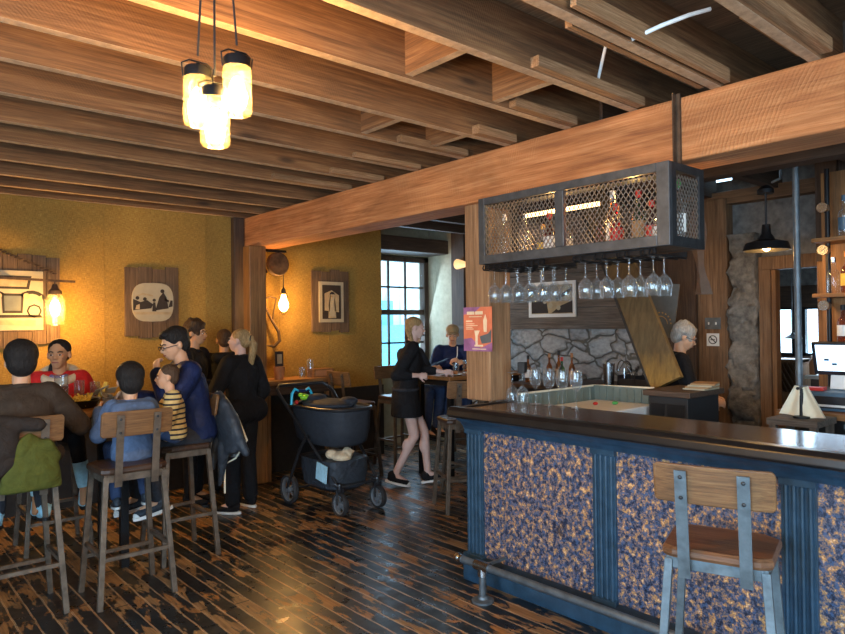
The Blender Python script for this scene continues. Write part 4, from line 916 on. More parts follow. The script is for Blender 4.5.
# ================================================================ people
def skinned(mb, name, mat, parent, vox, smooth=4, bumpy=0):
    o = mb.build(name, mat, parent)
    md = o.modifiers.new('remesh', 'REMESH'); md.mode = 'VOXEL'; md.voxel_size = vox; md.use_smooth_shade = True
    sm = o.modifiers.new('smooth', 'SMOOTH'); sm.factor = .5; sm.iterations = smooth
    return o
def cloth(name, c, c2=None, stripe=0, rough=.85, folds=.8, scale=9):
    m, nt, p = newmat(name)
    v = coords(nt)
    n = noise(nt, v, 30, 3)
    col = ramp(nt, n, [(.3, tuple(a*.85 for a in c)), (.7, tuple(min(1, a*1.15) for a in c))])
    if stripe:
        tc = nt.nodes.new('ShaderNodeTexCoord'); sp = nt.nodes.new('ShaderNodeSeparateXYZ'); nt.links.new(tc.outputs['Object'], sp.inputs[0])
        fr = mth(nt, 'FRACT', mth(nt, 'DIVIDE', sp.outputs[2], stripe))
        col = mixc(nt, ramp(nt, fr, [(.60, 0.0), (.66, 1.0)]), col, c2)
    nt.links.new(col, p.inputs['Base Color']); p.inputs['Roughness'].default_value = rough
    p.inputs['Specular IOR Level'].default_value = .25
    bump(nt, p, noise(nt, v, scale, 3, .5, .8), folds, .03)
    return m
cloth('c_brown', (.045, .030, .020)); cloth('c_denim', (.09, .135, .23)); cloth('c_navy', (.009, .018, .070), rough=.6); cloth('c_black', (.010, .010, .012)); cloth('c_darkpants', (.030, .032, .040))
cloth('c_red', (.55, .02, .02), scale=7); cloth('c_cream', (.62, .50, .34)); cloth('c_stripe', (.60, .42, .16), (.02, .02, .03), .034); cloth('c_jeans', (.03, .05, .11)); cloth('c_olive', (.070, .080, .014))
cloth('c_tan', (.36, .27, .15)); cloth('c_charcoal', (.028, .022, .019)); cloth('c_slate', (.032, .040, .052), rough=.5); cloth('c_lightblue', (.38, .66, .80), folds=.4); cloth('c_purple', (.20, .16, .30)); cloth('c_stroller', (.028, .034, .045), rough=.7, folds=.3)
def hairmat(name, a, b):
    m, nt, p = newmat(name)
    n = noise(nt, coords(nt, (3, 3, .5)), 40, 4, .6, .5)
    nt.links.new(ramp(nt, n, [(.3, a), (.7, b)]), p.inputs['Base Color']); p.inputs['Roughness'].default_value = .62; p.inputs['Specular IOR Level'].default_value = .3
    bump(nt, p, n, .9, .012)
hairmat('h_black', (.006, .005, .005), (.022, .017, .014)); hairmat('h_brown', (.03, .015, .008), (.09, .045, .02)); hairmat('h_blonde', (.20, .12, .045), (.50, .34, .16)); hairmat('h_grey', (.22, .21, .19), (.48, .46, .42)); hairmat('h_short', (.04, .02, .01), (.11, .06, .03))

def add_hand(mb, wrist, d, palm, s, side, curl=.6):
    d = V(d).normalized(); palm = V(palm); palm = (palm-d*palm.dot(d)).normalized(); x = d.cross(palm)*side
    W = V(wrist)
    R = Matrix((x, d, palm)).transposed()
    mb.ell(W+d*.045*s, (.036*s, .050*s, .016*s), R)
    for i, (u, L) in enumerate(((-.028, .062), (-.009, .072), (.010, .068), (.028, .052))):
        b0 = W+d*.075*s+x*u*s
        d1 = (d*cos(curl*.7)+palm*sin(curl*.7)); d2 = (d*cos(curl*1.9)+palm*sin(curl*1.9)); d3 = (d*cos(curl*2.8)+palm*sin(curl*2.8))
        p1 = b0+d1*L*.45*s; p2 = p1+d2*L*.33*s; p3 = p2+d3*L*.25*s
        mb.capsule(W+d*.045*s+x*u*.8*s, b0, .0095*s, .009*s, 8).capsule(b0, p1, .009*s, .0085*s, 8).capsule(p1, p2, .0085*s, .008*s, 8).capsule(p2, p3, .008*s, .007*s, 8)
    t0 = W+d*.02*s-x*.028*s; t1 = t0+(d*.6-x*.6+palm*.35).normalized()*.038*s; t2 = t1+(d*.75-x*.1+palm*.6).normalized()*.030*s
    mb.capsule(t0, t1, .012*s, .010*s, 8).capsule(t1, t2, .010*s, .0085*s, 8)

def person(label, loc, face, s, P):
    """face: world heading angle (deg) the figure looks along; local +Y forward, +X its right."""
    root = thing('person', label, 'person', loc, rad(face-90), P.get('group'))
    skin = P.get('skin', 'skin'); hs = P.get('hs', s)
    hip = V(P['hip']); lean = rad(P.get('lean', 0)); side = rad(P.get('side', 0))
    td = V((sin(side), sin(lean), cos(lean))).normalized()
    neck = hip+td*.49*s
    sx = V((1, 0, 0)); tw = rad(P.get('twist', 0)); shx = V((cos(tw), sin(tw), 0))
    shL = neck-shx*.165*s-td*.035*s; shR = neck+shx*.165*s-td*.035*s
    hy, hp = P.get('head', (0, 0)); hd = P.get('headoff', (0, .02, 0))
    Hc = neck+td*.065*s+V((0, 0, .105*hs))+V(hd)
    Rh = Matrix.Rotation(rad(hy), 3, 'Z') @ Matrix.Rotation(rad(hp), 3, 'X') @ Matrix.Rotation(rad(P.get('tilt', 0)), 3, 'Y')
    h = lambda x, y, z: Hc + Rh @ (V((x, y, z))*hs)
    b = MB()
    # head
    b.ell(h(0, -.012, .035), (.073*hs, .092*hs, .080*hs), Rh).ell(h(0, .022, -.020), (.058*hs, .066*hs, .070*hs), Rh).ell(h(0, .045, -.075), (.034*hs, .036*hs, .028*hs), Rh)
    b.ell(h(0, .052, -.04), (.044*hs, .040*hs, .05*hs), Rh)
    b.capsule(h(0, .082, .012), h(0, .103, -.022), .0085*hs, .0125*hs, 8).ell(h(-.011, .092, -.026), (.008*hs, .009*hs, .007*hs), Rh, 8, 6).ell(h(.011, .092, -.026), (.008*hs, .009*hs, .007*hs), Rh, 8, 6)
    b.ell(h(0, .073, .026), (.046*hs, .016*hs, .011*hs), Rh)                      # brow
    b.ell(h(-.03, .066, -.018), (.022*hs, .020*hs, .020*hs), Rh).ell(h(.03, .066, -.018), (.022*hs, .020*hs, .020*hs), Rh)
    b.ell(h(0, .086, -.048), (.021*hs, .010*hs, .006*hs), Rh).ell(h(0, .084, -.060), (.018*hs, .010*hs, .007*hs), Rh)
    for q in (-1, 1): b.ell(h(q*.075, -.008, -.005), (.011*hs, .020*hs, .032*hs), Rh, 10, 8)
    b.capsule(neck-td*.05*s, h(0, -.012, -.05), .055*s, .050*hs)
    # trunk, arms, legs
    def trunk(mb, g, y0=0):
        c = lambda t: hip+td*t*s
        x = shx
        mb.tube([c(-.09), c(-.04), c(.06), c(.17), c(.30), c(.40), c(.455), c(.485)], [(.09+g)*s, (.155+g)*s, (.158+g)*s, (.135+g)*s, (.158+g)*s, (.165+g)*s, (.12+g*.5)*s, (.06+g*.3)*s], 20, side=shx, ry=[(.07+g)*s, (.105+g)*s, (.108+g)*s, (.095+g)*s, (.108+g)*s, (.098+g)*s, (.075+g*.5)*s, (.055+g*.3)*s])
    trunk(b, 0)
    for key, sh, q in (('L', shL, -1), ('R', shR, 1)):
        if key not in P['arms']: continue
        el, wr = [V(a) for a in P['arms'][key][:2]]
        b.capsule(neck-td*.02*s, sh, .05*s, .05*s).capsule(sh, el, .048*s, .036*s).capsule(el, wr, .038*s, .024*s)
        dd = (wr-el).normalized(); o = P['arms'][key][2] if len(P['arms'][key]) > 2 else {}
        hdir = V(o.get('dir', dd)); palm = V(o.get('palm', (-q*.9, .1, -.4)))
        add_hand(b, wr, hdir, palm, s*o.get('hs', 1.0), q, o.get('curl', .55))
    shoes = []
    for key, q in (('L', -1), ('R', 1)):
        if key not in P['legs']: continue
        kn, an = [V(a) for a in P['legs'][key][:2]]; toe = V(P['legs'][key][2]).normalized()
        hj = hip+V((q*.085*s, 0, -.03*s))
        b.capsule(hj, kn, .078*s, .054*s).capsule(kn, an, .052*s, .036*s)
        calf = kn.lerp(an, .3)-toe*.015*s; b.ell(calf, (.048*s, .052*s, .09*s))
        b.capsule(an, an+toe*.12*s+V((0, 0, -.045*s)), .036*s, .026*s)
        shoes.append((kn, an, toe))
    skinned(b, 'body', skin, root, P.get('vox', .0075), 3)
    # eyes, brows, mouth
    if P.get('face', True):
        for q in (-1, 1):
            e = MB().ell(h(q*.030, .0835, .002), (.0135*hs, .0065*hs, .0045*hs), Rh, 12, 8).build('eye', 'white', root, True)
            MB().ell(h(q*.030, .0895, .002), (.0075*hs, .0042*hs, .0050*hs), Rh, 10, 8).build('iris', 'ink', e, True)
            MB().tube([h(q*.014, .091, .022), h(q*.030, .090, .028), h(q*.048, .078, .023)], .0038*hs, 6).build('eyebrow', P.get('hair', 'h_black'), root, True)
        MB().tube([h(-.021, .090, -.053), h(0, .0975, -.0545), h(.021, .090, -.053)], .0045*hs, 6).build('mouth', 'lips', root, True)
    # top
    g = P.get('loose', .016)
    if P.get('top'):
        t = MB(); trunk(t, g)
        t.capsule(shL+V((0, 0, 0)), neck-td*.02*s, (.058+g*.6)*s, (.055+g*.4)*s).capsule(shR, neck-td*.02*s, (.058+g*.6)*s, (.055+g*.4)*s)
        sl = P.get('sleeve', .93)
        for key, sh in (('L', shL), ('R', shR)):
            if key not in P['arms']: continue
            el, wr = [V(a) for a in P['arms'][key][:2]]
            t.capsule(sh, el, (.056+g)*s, (.046+g)*s)
            if sl > 0: t.capsule(el, el.lerp(wr, sl), (.045+g)*s, (.033+g*.8)*s)
        if P.get('hem'):      # skirt of the garment
            z1 = P['hem']; t.tube([hip+td*.05*s, hip+V((0, 0, -.05)), V((hip.x, hip.y+.01, z1+.02)), V((hip.x, hip.y+.01, z1))], [(.16+g)*s, (.175+g)*s, (.19+g)*s, (.19+g)*s], 20, side=(1, 0, 0), ry=[(.12+g)*s, (.13+g)*s, (.15+g)*s, (.15+g)*s])
        for a_, b_, r1, r2 in P.get('folds', ()): t.capsule(a_, b_, r1, r2)
        skinned(t, P.get('topname', 'jacket'), P['top'], root, .011, P.get('tsm', 5))
        cn = neck+td*.005*s
        if P.get('collar', True):
            MB().tube([cn+V((.062*s*cos(a), .060*s*sin(a), .012*s*(1-sin(a))*1.2)) for a in [2*pi*i/16 for i in range(17)]], .014*s, 8).build('collar', P.get('collarmat', P['top']), root, True)
    if P.get('bottom'):
        t = MB(); g2 = P.get('bl', .012)
        t.tube([hip+V((0, 0, -.10*s)), hip+V((0, 0, -.04*s)), hip+td*.07*s], [(.10+g2)*s, (.155+g2)*s, (.15+g2)*s], 18, side=(1, 0, 0), ry=[(.09+g2)*s, (.112+g2)*s, (.105+g2)*s])
        for (kn, an, toe), q in zip(shoes, (-1, 1)):
            hj = hip+V((q*.085*s, 0, -.03*s)); t.capsule(hj, kn, (.082+g2)*s, (.058+g2)*s).capsule(kn, kn.lerp(an, P.get('leglen', .92)), (.058+g2)*s, (.046+g2)*s)
        skinned(t, 'trousers', P['bottom'], root, .012, 4)
    if P.get('sock'):
        for kn, an, toe in shoes: MB().tube([an.lerp(kn, .52), an.lerp(kn, .1), an], [.062*s, .054*s, .048*s], 12).build('sock', P['sock'], root, True)
    sm = P.get('shoe', 'c_black')
    if sm:
        for kn, an, toe in shoes:
            dn = V(P.get('down', (0, 0, -1))); dn = (dn-toe*dn.dot(toe)).normalized(); sd = toe.cross(dn); R = Matrix((sd, toe, -dn)).transposed()
            A = an+dn*.045*s
            sh = MB().ell(A+toe*.05*s, (.042*s, .125*s, .036*s), R).ell(A-toe*.02*s-dn*.035*s, (.043*s, .055*s, .055*s), R).ell(A+toe*.12*s+dn*.005*s, (.043*s, .052*s, .026*s), R)
            so = skinned(sh, 'shoe', sm, root, .008, 2)
            rg = []
            for zz in (.020, .042):
                rg.append([A+sd*.045*s*cos(a)*(1 if sin(a) > 0 else .85)+toe*(.05*s+.135*s*sin(a))+dn*zz*s for a in [2*pi*i/20 for i in range(20)]])
            MB().loft(rg).build('sole', P.get('sole', 'black'), so, True)
            if P.get('sole') == 'white': MB().ell(A+toe*.155*s+dn*.012*s, (.036*s, .026*s, .022*s), R).build('toe_cap', 'white', so, True)
    # hair
    hm = P.get('hair'); st = P.get('style', 'short')
    if hm:
        t = MB()
        if st in ('short', 'bowl', 'curly', 'buzz'):
            e = {'short': .006, 'bowl': .014, 'curly': .012, 'buzz': .0}[st]
            t.ell(h(0, -.022, .050), ((.079+e)*hs, (.090+e)*hs, (.078+e)*hs), Rh, 22, 14).ell(h(0, -.055, .0), ((.068+e)*hs, (.052+e)*hs, (.072+e)*hs), Rh)
            if st == 'bowl': t.ell(h(0, .045, .085), (.062*hs, .040*hs, .035*hs), Rh)
            if st == 'short': t.ell(h(0, .045, .092), (.060*hs, .042*hs, .026*hs), Rh).ell(h(.03, .055, .075), (.030*hs, .03*hs, .02*hs), Rh)
            if st == 'curly':
                rr = random.Random(3)
                for k in range(46):
                    a = rr.uniform(0, 2*pi); z = rr.uniform(-.04, .13); q = (1-((z-.04)/.1)**2)
                    q = math.sqrt(max(.05, q)); y = -.015+.095*q*sin(a)
                    if y > .05 and z < .07: continue
                    t.ell(h(.085*q*cos(a), y, z), (.02*hs,)*3, Rh, 8, 6)
        elif st in ('ponytail', 'tied', 'loose', 'bun'):
            t.ell(h(0, -.020, .046), (.080*hs, .092*hs, .076*hs), Rh, 22, 14).ell(h(0, -.060, .0), (.066*hs, .045*hs, .065*hs), Rh)
            if st == 'ponytail': t.ell(h(0, -.115, .035), (.030*hs, .03*hs, .03*hs), Rh).tube([h(0, -.11, .03), h(0, -.145, -.02), h(.0, -.14, -.10), h(.01, -.125, -.20), h(.015, -.115, -.28)], [.024*hs, .036*hs, .038*hs, .030*hs, .008*hs], 12)
            if st == 'tied': t.tube([h(.02, -.08, -.02), h(.055, -.05, -.09), h(.075, -.02, -.15)], [.03*hs, .030*hs, .014*hs], 10)
            if st == 'loose':
                for q in (-1, 1): t.tube([h(q*.055, -.02, .06), h(q*.078, -.015, -.03), h(q*.078, .005, -.13)], [.03*hs, .03*hs, .018*hs], 10)
        skinned(t, 'hair', hm, root, .008, 2 if st == 'curly' else 3)
        if st == 'ponytail': MB().tube([h(.03*cos(a), -.118, .03+.03*sin(a)) for a in [2*pi*i/10 for i in range(11)]], .006*hs, 6).build('hair_tie', 'black', root, True)
    if P.get('cap'):
        t = MB(); t.ell(h(0, -.012, .062), (.086*hs, .100*hs, .072*hs), Rh, 22, 12)
        c = skinned(t, 'cap', P['cap'], root, .008, 2)
        MB().loft([[h(.072*cos(a), .06+rr_*sin(a), z-.02*cos(a)**2) for a in [pi*i/12 for i in range(13)]] for rr_, z in ((.02, .058), (.105, .045), (.105, .051), (.02, .066))]).build('peak', P['cap'], c, True)
    if P.get('glasses'):
        g_ = MB()
        for q in (-1, 1):
            g_.tube([h(q*.031+.021*cos(a), .101, .0+.015*sin(a)) for a in [2*pi*i/14 for i in range(15)]], .0024*hs, 6)
            g_.tube([h(q*.052, .101, .004), h(q*.078, .05, .004), h(q*.08, -.01, .0)], .0024*hs, 6)
        g_.tube([h(-.01, .102, .003), h(.01, .102, .003)], .0024*hs, 6).build('glasses', 'black', root, True)
    return root, h, neck, hip
plain('lips', (.30, .07, .05), .5)
FACE_R = -41.0    # heading of picture-right

# child in brown jacket on the left stool, seen from behind
r_, h, nk, hp = person('child in dark brown jacket with black bowl-cut hair seen from behind at the left edge', (.81, 4.47, 0), 84, .86, dict(
    hip=(0, -.02, .85), lean=10, hs=1.0, hair='h_black', style='bowl', top='c_brown', loose=.032, bottom='c_darkpants', shoe='c_lightblue', sock='c_lightblue',
    arms={'L': ((-.28, .10, 1.02), (-.18, .34, 1.13)), 'R': ((.32, .12, 1.02), (.20, .36, 1.13))},
    legs={'L': ((-.10, .30, .86), (-.12, .24, .50), (0, 1, -.2)), 'R': ((.10, .32, .86), (.13, .20, .52), (0, 1, -.2))}, face=True,
    folds=[((-.12, -.11, 1.05), (.12, -.11, 1.0), .05, .05), ((-.15, -.1, .9), (.15, -.1, .9), .06, .06)]))
t = tag(skinned(MB().tube([(.72, 4.20, 1.0), (.78, 4.19, .92), (.80, 4.185, .83), (.80, 4.19, .735)], [.10, .13, .15, .16], 18, side=(1, 0, 0), ry=[.035, .045, .05, .035]).capsule((.88, 4.2, .98), (.93, 4.22, .90), .035, .03), 'hanging_jacket', 'c_olive', None, .012), 'olive green garment hanging over the back of the left-edge stool', 'jacket')
t = tag(skinned(MB().tube([(.52, 4.19, 1.12), (.60, 4.18, 1.02), (.62, 4.18, .90), (.58, 4.18, .82)], [.10, .16, .13, .05], 18, side=(1, 0, 0), ry=[.06, .05, .05, .03]).capsule((.60, 4.21, 1.13), (.84, 4.21, 1.09), .045, .04), 'hanging_jacket', 'c_charcoal', None, .012), 'dark brownish-black jacket draped over the back of the left-edge stool', 'jacket')
# child in denim
r_, h, nk, hp = person('child in blue denim hooded top with black hair seen from behind on the centre-left stool', (1.40, 4.41, 0), 82, .64, dict(
    hip=(.0, -.02, .83), lean=8, hs=.94, hair='h_black', style='bowl', top='c_denim', loose=.04, bottom='c_jeans', shoe='c_slate', sole='white',
    arms={'L': ((-.18, .08, .95), (-.15, .26, 1.09)), 'R': ((.18, .10, .95), (.12, .28, 1.09))},
    legs={'L': ((-.09, .26, .84), (-.06, .20, .50), (0, 1, -.15)), 'R': ((.09, .27, .84), (.12, .22, .50), (.2, 1, -.15))},
    topname='hooded_top', folds=[((-.08, -.05, 1.11), (.09, -.04, 1.11), .055, .055), ((-.03, -.09, 1.07), (.05, -.09, 1.06), .055, .055), ((-.09, .04, 1.10), (.09, .05, 1.10), .04, .04)]))
# man in navy
r_, h, nk, hp = person('man in navy jacket and glasses eating with his head bowed on a bar stool', (1.955, 4.79, 0), 172, .98, dict(
    hip=(0, -.03, .87), lean=12, hs=1.0, head=(8, -16), headoff=(0, .045, -.01), hair='h_black', style='short', glasses=True, top='c_navy', loose=.03, bottom='c_darkpants', shoe='c_slate', sole='white',
    arms={'L': ((-.25, .22, 1.09), (-.09, .27, 1.31), {'dir': (.45, -.05, .9), 'palm': (.5, -.8, .1), 'curl': .7}), 'R': ((.25, .12, 1.06), (.10, .42, 1.14))},
    legs={'L': ((-.12, .42, .86), (-.16, .28, .44), (0, 1, -.2)), 'R': ((.10, .42, .86), (.10, .36, .42), (0, 1, -.2))}))
tag(MB().ell((1.82, 4.83, 1.44), (.025, .03, .02)).build('bread_piece', 'fries', smooth=True), 'bite of bread held at the mouth of the man in navy', 'bread')
# baby on his lap
r_, h, nk, hp = person('baby in yellow and black striped top sitting on the lap of the man in navy', (1.71, 4.52, 0), 168, .54, dict(
    hip=(0, 0, .91), lean=4, hs=.72, head=(-10, 0), hair='h_short', style='buzz', top='c_stripe', topname='striped_top', loose=.05, bottom='c_jeans', shoe='c_black',
    arms={'L': ((-.12, .06, 1.01), (-.08, .17, 1.06)), 'R': ((.12, .06, 1.01), (.08, .17, 1.06))},
    legs={'L': ((-.07, .15, .95), (-.08, .17, .83), (0, 1, -.3)), 'R': ((.07, .15, .95), (.08, .17, .83), (0, 1, -.3))}))
# girl in red
r_, h, nk, hp = person('smiling girl in red coat with cream collar and tied-back black hair facing the camera', (1.26, 5.58, 0), -110, .84, dict(
    hip=(0, .0, .86), lean=5, hs=.98, head=(-8, 0), hair='h_black', style='tied', top='c_red', loose=.035, skin='skin_warm', bottom='c_black', shoe='c_lightblue', sock='c_lightblue',
    arms={'L': ((-.24, .10, 1.05), (-.12, .30, 1.12)), 'R': ((.24, .10, 1.05), (.12, .30, 1.12))},
    legs={'L': ((-.14, .34, .84), (-.19, .34, .50), (0, .8, -.6)), 'R': ((.09, .36, .84), (.10, .36, .47), (0, .8, -.6))}, collar=False, leglen=.5))
MB().tube([V(nk)+V((.115*cos(a), .085*sin(a)-.005, .010-.05*sin(a))) for a in [2*pi*i/18 for i in range(19)]], .032, 10).build('fur_collar', 'c_cream', r_, True)
MB().tube([V(nk)+V((.055*cos(a), .06*sin(a)+.01, .005-.02*sin(a))) for a in [2*pi*i/18 for i in range(19)]], .022, 8).build('scarf', 'c_purple', r_, True)
# curly haired person
person('person with dark curly hair and black top facing right behind the man in navy', (2.45, 6.05, 0), FACE_R-8, .98, dict(
    hip=(0, 0, .92), lean=3, head=(0, -4), hair='h_brown', style='curly', top='c_black', loose=.02, bottom='c_black', skin='skin_warm',
    arms={'L': ((-.22, .04, 1.12), (-.18, .22, 1.02)), 'R': ((.22, .08, 1.12), (.15, .30, 1.10))},
    legs={'L': ((-.09, .02, .50), (-.09, 0, .09), (0, 1, 0)), 'R': ((.09, .03, .5), (.09, .03, .09), (0, 1, 0))}))
# short haired man from behind
r_, h, nk, hp = person('man with cropped hair and black hooded jacket seen from behind by the far post', (2.89, 6.30, 0), 70, .93, dict(
    hip=(0, 0, .87), lean=4, hair='h_short', style='buzz', top='c_black', loose=.03, bottom='c_black', skin='skin_warm',
    arms={'L': ((-.24, .04, 1.06), (-.18, .24, .98)), 'R': ((.24, .05, 1.06), (.15, .28, 1.04))},
    legs={'L': ((-.09, .02, .47), (-.09, 0, .085), (0, 1, 0)), 'R': ((.09, .03, .47), (.09, .03, .085), (0, 1, 0))}, folds=[((-.08, -.09, 1.32), (.08, -.09, 1.32), .055, .055)]))
# blonde woman standing
r_, h, nk, hp = person('blonde woman with long ponytail and loose black shirt standing with her back turned', (2.69, 5.53, 0), 112, .93, dict(
    hip=(0, 0, .88), lean=0, head=(20, 4), hair='h_blonde', style='ponytail', top='c_black', topname='shirt', loose=.028, bottom='c_black', bl=.028, shoe='c_black', sole='white', skin='skin_pale',
    arms={'L': ((-.27, .05, 1.06), (-.22, .24, .98)), 'R': ((.27, -.02, 1.04), (.24, .12, .84))},
    legs={'L': ((-.10, .02, .48), (-.12, 0, .085), (-.3, 1, 0)), 'R': ((.10, .03, .48), (.13, .02, .085), (.2, 1, 0))}, folds=[((-.13, -.04, .88), (.13, -.04, .88), .12, .12)]))
# waitress
r_, h, nk, hp = person('waitress in black dress and patterned black sneakers walking right past the window', (4.33, 5.24, 0), FACE_R+4, .965, dict(
    hip=(0, 0, .955), lean=9, head=(3, -6), hair='h_blonde', style='tied', top='c_black', topname='dress', loose=.018, sleeve=.55, hem=.70, shoe='c_black', sole='white', skin='skin_pale',
    arms={'L': ((-.20, .18, 1.15), (-.12, .40, 1.13)), 'R': ((.23, -.10, 1.13), (.20, .12, 1.12), {'curl': 1.1})},
    legs={'L': ((-.07, .19, .52), (-.05, .22, .10), (0, 1, .18)), 'R': ((.07, .08, .51), (.06, -.12, .12), (0, 1, -.25))}))
MB().tube([V(hp)+V((.172*cos(a)*1.0, .13*sin(a), .02)) for a in [2*pi*i/24 for i in range(25)]], .016, 8).build('apron_tie', 'c_darkpants', r_, True)
# man in tan cap
r_, h, nk, hp = person('man in tan cap and navy jacket seated behind the right-hand table', (5.68, 5.98, 0), -125, .95, dict(
    hip=(0, 0, .87), lean=8, head=(-8, -12), hair='h_short', style='buzz', cap='c_tan', top='c_navy', loose=.03, bottom='c_jeans', skin='skin',
    arms={'L': ((-.25, .16, 1.08), (-.10, .38, 1.16)), 'R': ((.25, .16, 1.08), (.08, .38, 1.18))},
    legs={'L': ((-.12, .40, .86), (-.12, .34, .44), (0, 1, -.2)), 'R': ((.12, .40, .86), (.12, .36, .44), (0, 1, -.2))}))
MB().tube([V(nk)+V((-.05, .085, .02)), V(nk)+V((-.04, .13, -.08)), V(nk)+V((0, .15, -.22))], .006, 6).build('drawstring', 'white', r_, True)
person('person in a dark cap seated at the right-hand table behind the waitress', (4.98, 6.02, 0), -75, .93, dict(
    hip=(0, 0, .87), lean=10, head=(10, -8), hair='h_brown', style='buzz', cap='c_black', top='c_darkpants', loose=.025, bottom='c_jeans', skin='skin',
    arms={'L': ((-.24, .16, 1.06), (-.10, .38, 1.12)), 'R': ((.24, .16, 1.06), (.08, .38, 1.12))},
    legs={'L': ((-.12, .40, .86), (-.12, .34, .44), (0, 1, -.2)), 'R': ((.12, .40, .86), (.12, .36, .44), (0, 1, -.2))}))
# grey haired bartender
r_, h, nk, hp = person('grey-haired bartender in glasses and black shirt working behind the slanted board', (5.28, 2.84, 0), FACE_R-15, .95, dict(
    hip=(0, -.08, .88), lean=14, head=(0, -24), hair='h_grey', style='curly', glasses=True, top='c_black', topname='shirt', loose=.022, sleeve=.2, bottom='c_black', skin='skin',
    arms={'L': ((-.24, .10, 1.06), (-.16, .30, .98)), 'R': ((.24, .08, 1.06), (.14, .28, .98))},
    legs={'L': ((-.09, -.05, .48), (-.09, -.08, .085), (0, 1, 0)), 'R': ((.09, -.05, .48), (.09, -.08, .085), (0, 1, 0))}))
MB().ell(V(nk)+V((.17, .06, -.12)), (.02, .02, .026)).build('shirt_badge', 'steel', r_, True)

# jacket and bag hung on the navy man's stool
jk = MB()
jk.tube([(2.09, 4.72, 1.14), (2.12, 4.70, 1.05), (2.15, 4.66, .92), (2.17, 4.62, .80), (2.15, 4.60, .70)], [.05, .12, .17, .18, .10], 18, side=(0, 1, 0), ry=[.04, .06, .075, .07, .04])
jk.capsule((2.14, 4.78, .9), (2.10, 4.80, .58), .045, .025).capsule((2.15, 4.52, .85), (2.20, 4.46, .72), .05, .03).capsule((2.13, 4.66, .75), (2.12, 4.72, .46), .05, .015)
t = tag(skinned(jk, 'hanging_jacket', 'c_slate', None, .010, 2), 'grey-blue jacket hanging from the back of the stool of the man in navy', 'jacket')
tag(MB().tube([(2.13, 4.78, 1.14), (2.20, 4.60, .98), (2.23, 4.50, .80), (2.20, 4.62, .66), (2.17, 4.74, .60), (2.14, 4.68, .40)], .007, 6).build('cord', 'towel', smooth=True), 'pale drawcord trailing from the jacket on the stool', 'cord')
t = thing('water_bottle', 'teal-grey steel water bottle hanging beside the blonde woman', 'bottle', (2.36, 4.98, .60))
MB().lathe([(.001, 0), (.04, 0), (.042, .02), (.042, .2), (.03, .235), (.001, .235)], n=16).build('flask', 'galv', t, True); MB().lathe([(.026, .235), (.026, .27), (.001, .27)], n=12).tube([(0, 0, .27), (-.18, -.22, .46)], .006, 6).build('lid', 'black', t)

# ================================================================ stroller
t = thing('stroller', 'dark grey baby stroller with carrycot and two-colour toy parked before the wall table', 'stroller', (3.38, 5.12, 0), rad(0))
# local: handle at +Y, front wheels at -Y
def wheel(x, y, r, label=None):
    R = Matrix.Rotation(rad(90), 3, 'Y')
    w = MB().lathe([(r*.80, -.02), (r*.93, -.026), (r, -.012), (r, .012), (r*.93, .026), (r*.80, .02), (r*.80, -.02)], (x, y, r), 26, R=R).build('wheel', 'rubber', t, True)
    mb = MB().lathe([(r*.68, -.012), (r*.81, -.018), (r*.81, .018), (r*.68, .012), (r*.68, -.012)], (x, y, r), 26, R=R).lathe([(.001, -.025), (.028, -.025), (.028, .025), (.001, .025)], (x, y, r), 14, R=R)
    for k in range(5):
        a = 2*pi*k/5; mb.bar((x, y, r), (x, y+r*.74*cos(a), r+r*.74*sin(a)), .012, .016, up=(1, 0, 0))
    mb.build('rim', 'strollermetal', w, True)
plain('strollermetal', (.26, .30, .34), .4, .6); plain('framegrey', (.035, .037, .042), .4, .5)
wheel(-.27, .32, .135); wheel(.27, .32, .135); wheel(-.16, -.34, .10); wheel(.24, -.34, .10)
mb = MB()
for sx, fx in ((-.292, -.17), (.292, .25)):
    mb.tube([(sx*.96, .52, 1.03), (sx, .44, .98), (fx, -.30, .27)], .015, 10).tube([(sx, .32, .15), (sx, .10, .52), (sx, -.02, .66)], .014, 10)
mb.tube([(-.28, .515, 1.03), (-.24, .55, 1.06), (.24, .55, 1.06), (.28, .515, 1.03)], .017, 10).tube([(-.27, .32, .135), (.27, .32, .135)], .011, 8)
mb.tube([(-.19, -.30, .27), (-.17, -.33, .245), (.23, -.33, .245), (.25, -.30, .27)], .014, 10)
mb.build('frame', 'framegrey', t, True)
for x in (-.16, .24): MB().capsule((x, -.33, .26), (x, -.33, .20), .022, .018).bar((x-.034, -.34, .10), (x-.03, -.33, .23), .010, .02).bar((x+.034, -.34, .10), (x+.03, -.33, .23), .010, .02).bb(x-.036, x+.036, -.345, -.315, .20, .23).build('caster_fork', 'blackplastic', t)
rg = []
for z, a, b_ in ((.57, .19, .34), (.60, .22, .38), (.72, .245, .41), (.86, .25, .42), (.895, .252, .42)):
    rg.append([(a*math.copysign(abs(cos(q))**.6, cos(q)), .04+b_*math.copysign(abs(sin(q))**.7, sin(q)), z) for q in [2*pi*i/28 for i in range(28)]])
c = MB().loft(rg).build('carrycot', 'c_stroller', t, True)
MB().tube([(.253*math.copysign(abs(cos(q))**.6, cos(q)), .04+.422*math.copysign(abs(sin(q))**.7, sin(q)), .895) for q in [2*pi*i/28 for i in range(29)]], .016, 8).build('rim_band', 'framegrey', c, True)
skinned(MB().ell((0, .08, .91), (.22, .30, .045)).ell((.1, -.1, .94), (.08, .10, .04)).ell((-.05, .2, .95), (.1, .1, .05)), 'blanket', 'c_stroller', t, .012)
rg = []
for i in range(8):
    a = rad(12+14*i); rg.append([(.235*cos(q), .16+.24*cos(a)*(sin(q)**.5 if q > 0 else 0)*1.0, .86+.22*sin(a)*sin(q)) for q in [pi*k/14+1e-3 for k in range(15)]])
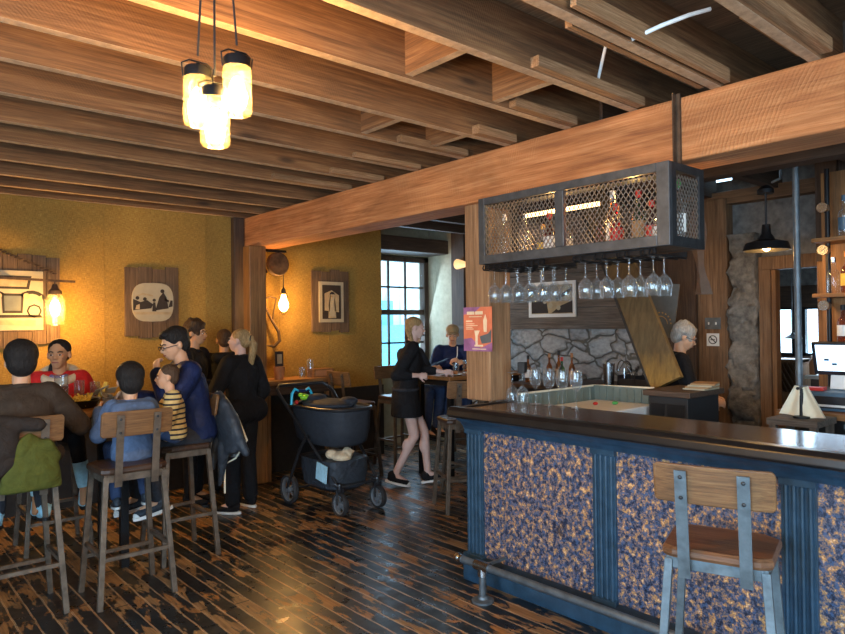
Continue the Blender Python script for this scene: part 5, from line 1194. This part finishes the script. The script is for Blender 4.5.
MB().loft([[(x*.235, .40-.05*(1-x*x)+dy, .88+.11*(1-x*x)*k_) for x in [q/7 for q in range(-7, 8)]] for dy, k_ in ((0, 0), (-.02, .6), (-.07, 1.0), (-.11, 1.0), (-.11, .9), (-.06, .9), (-.0, .5), (.01, 0))]).build('folded_canopy', 'c_stroller', t, True)
rg = []
for z, a, y0, y1 in ((.17, .15, -.22, .24), (.21, .20, -.29, .28), (.34, .22, -.31, .30), (.45, .23, -.30, .30)):
    cy = (y0+y1)/2; L_ = (y1-y0)/2
    rg.append([(a*math.copysign(abs(cos(q))**.5, cos(q)), cy+L_*math.copysign(abs(sin(q))**.5, sin(q)), z) for q in [2*pi*i/28 for i in range(28)]])
MB().loft(rg).build('basket', 'c_slate', t, True)
tag(skinned(MB().ell((3.34, 4.93, .47), (.09, .10, .05)).box((3.38, 4.90, .50), (.07, .09, .08), R=Matrix.Rotation(.6, 3, 'X') @ Matrix.Rotation(.5, 3, 'Z')).ell((3.28, 5.0, .49), (.06, .05, .045)), 'tote_bag', 'c_cream', None, .01, 3), 'cream cloth bundle stuffed in the stroller basket', 'bag')
tag(MB().box((3.13, 4.93, .36), (.012, .16, .15), rz=-.2, R=Matrix.Rotation(.15, 3, 'X')).build('paper_sheet', 'c_lightblue', bevel=.002), 'pale blue pouch on the side of the stroller basket', 'pouch')
t2 = thing('toy_arch', 'bright blue and green dangling toy clipped on the stroller', 'toy', (3.20, 5.36, .93))
MB().tube([(-.11, 0, -.02), (-.10, 0, .08), (-.07, 0, .12), (-.04, 0, .10)], .013, 8).tube([(.11, 0, -.02), (.10, 0, .08), (.07, 0, .12), (.04, 0, .10)], .013, 8).build('blue_leg', 'cyan', t2, True)
MB().ell((.03, 0, .04), (.045, .035, .03)).ell((-.01, 0, .06), (.025, .03, .02)).build('frog_body', 'lime', t2, True); MB().tube([(-.08, 0, .10), (.08, 0, .10)], .012, 8).build('strap', 'c_navy', t2, True); MB().ell((-.06, -.01, .0), (.018, .018, .018)).build('bead', 'red', t2, True)
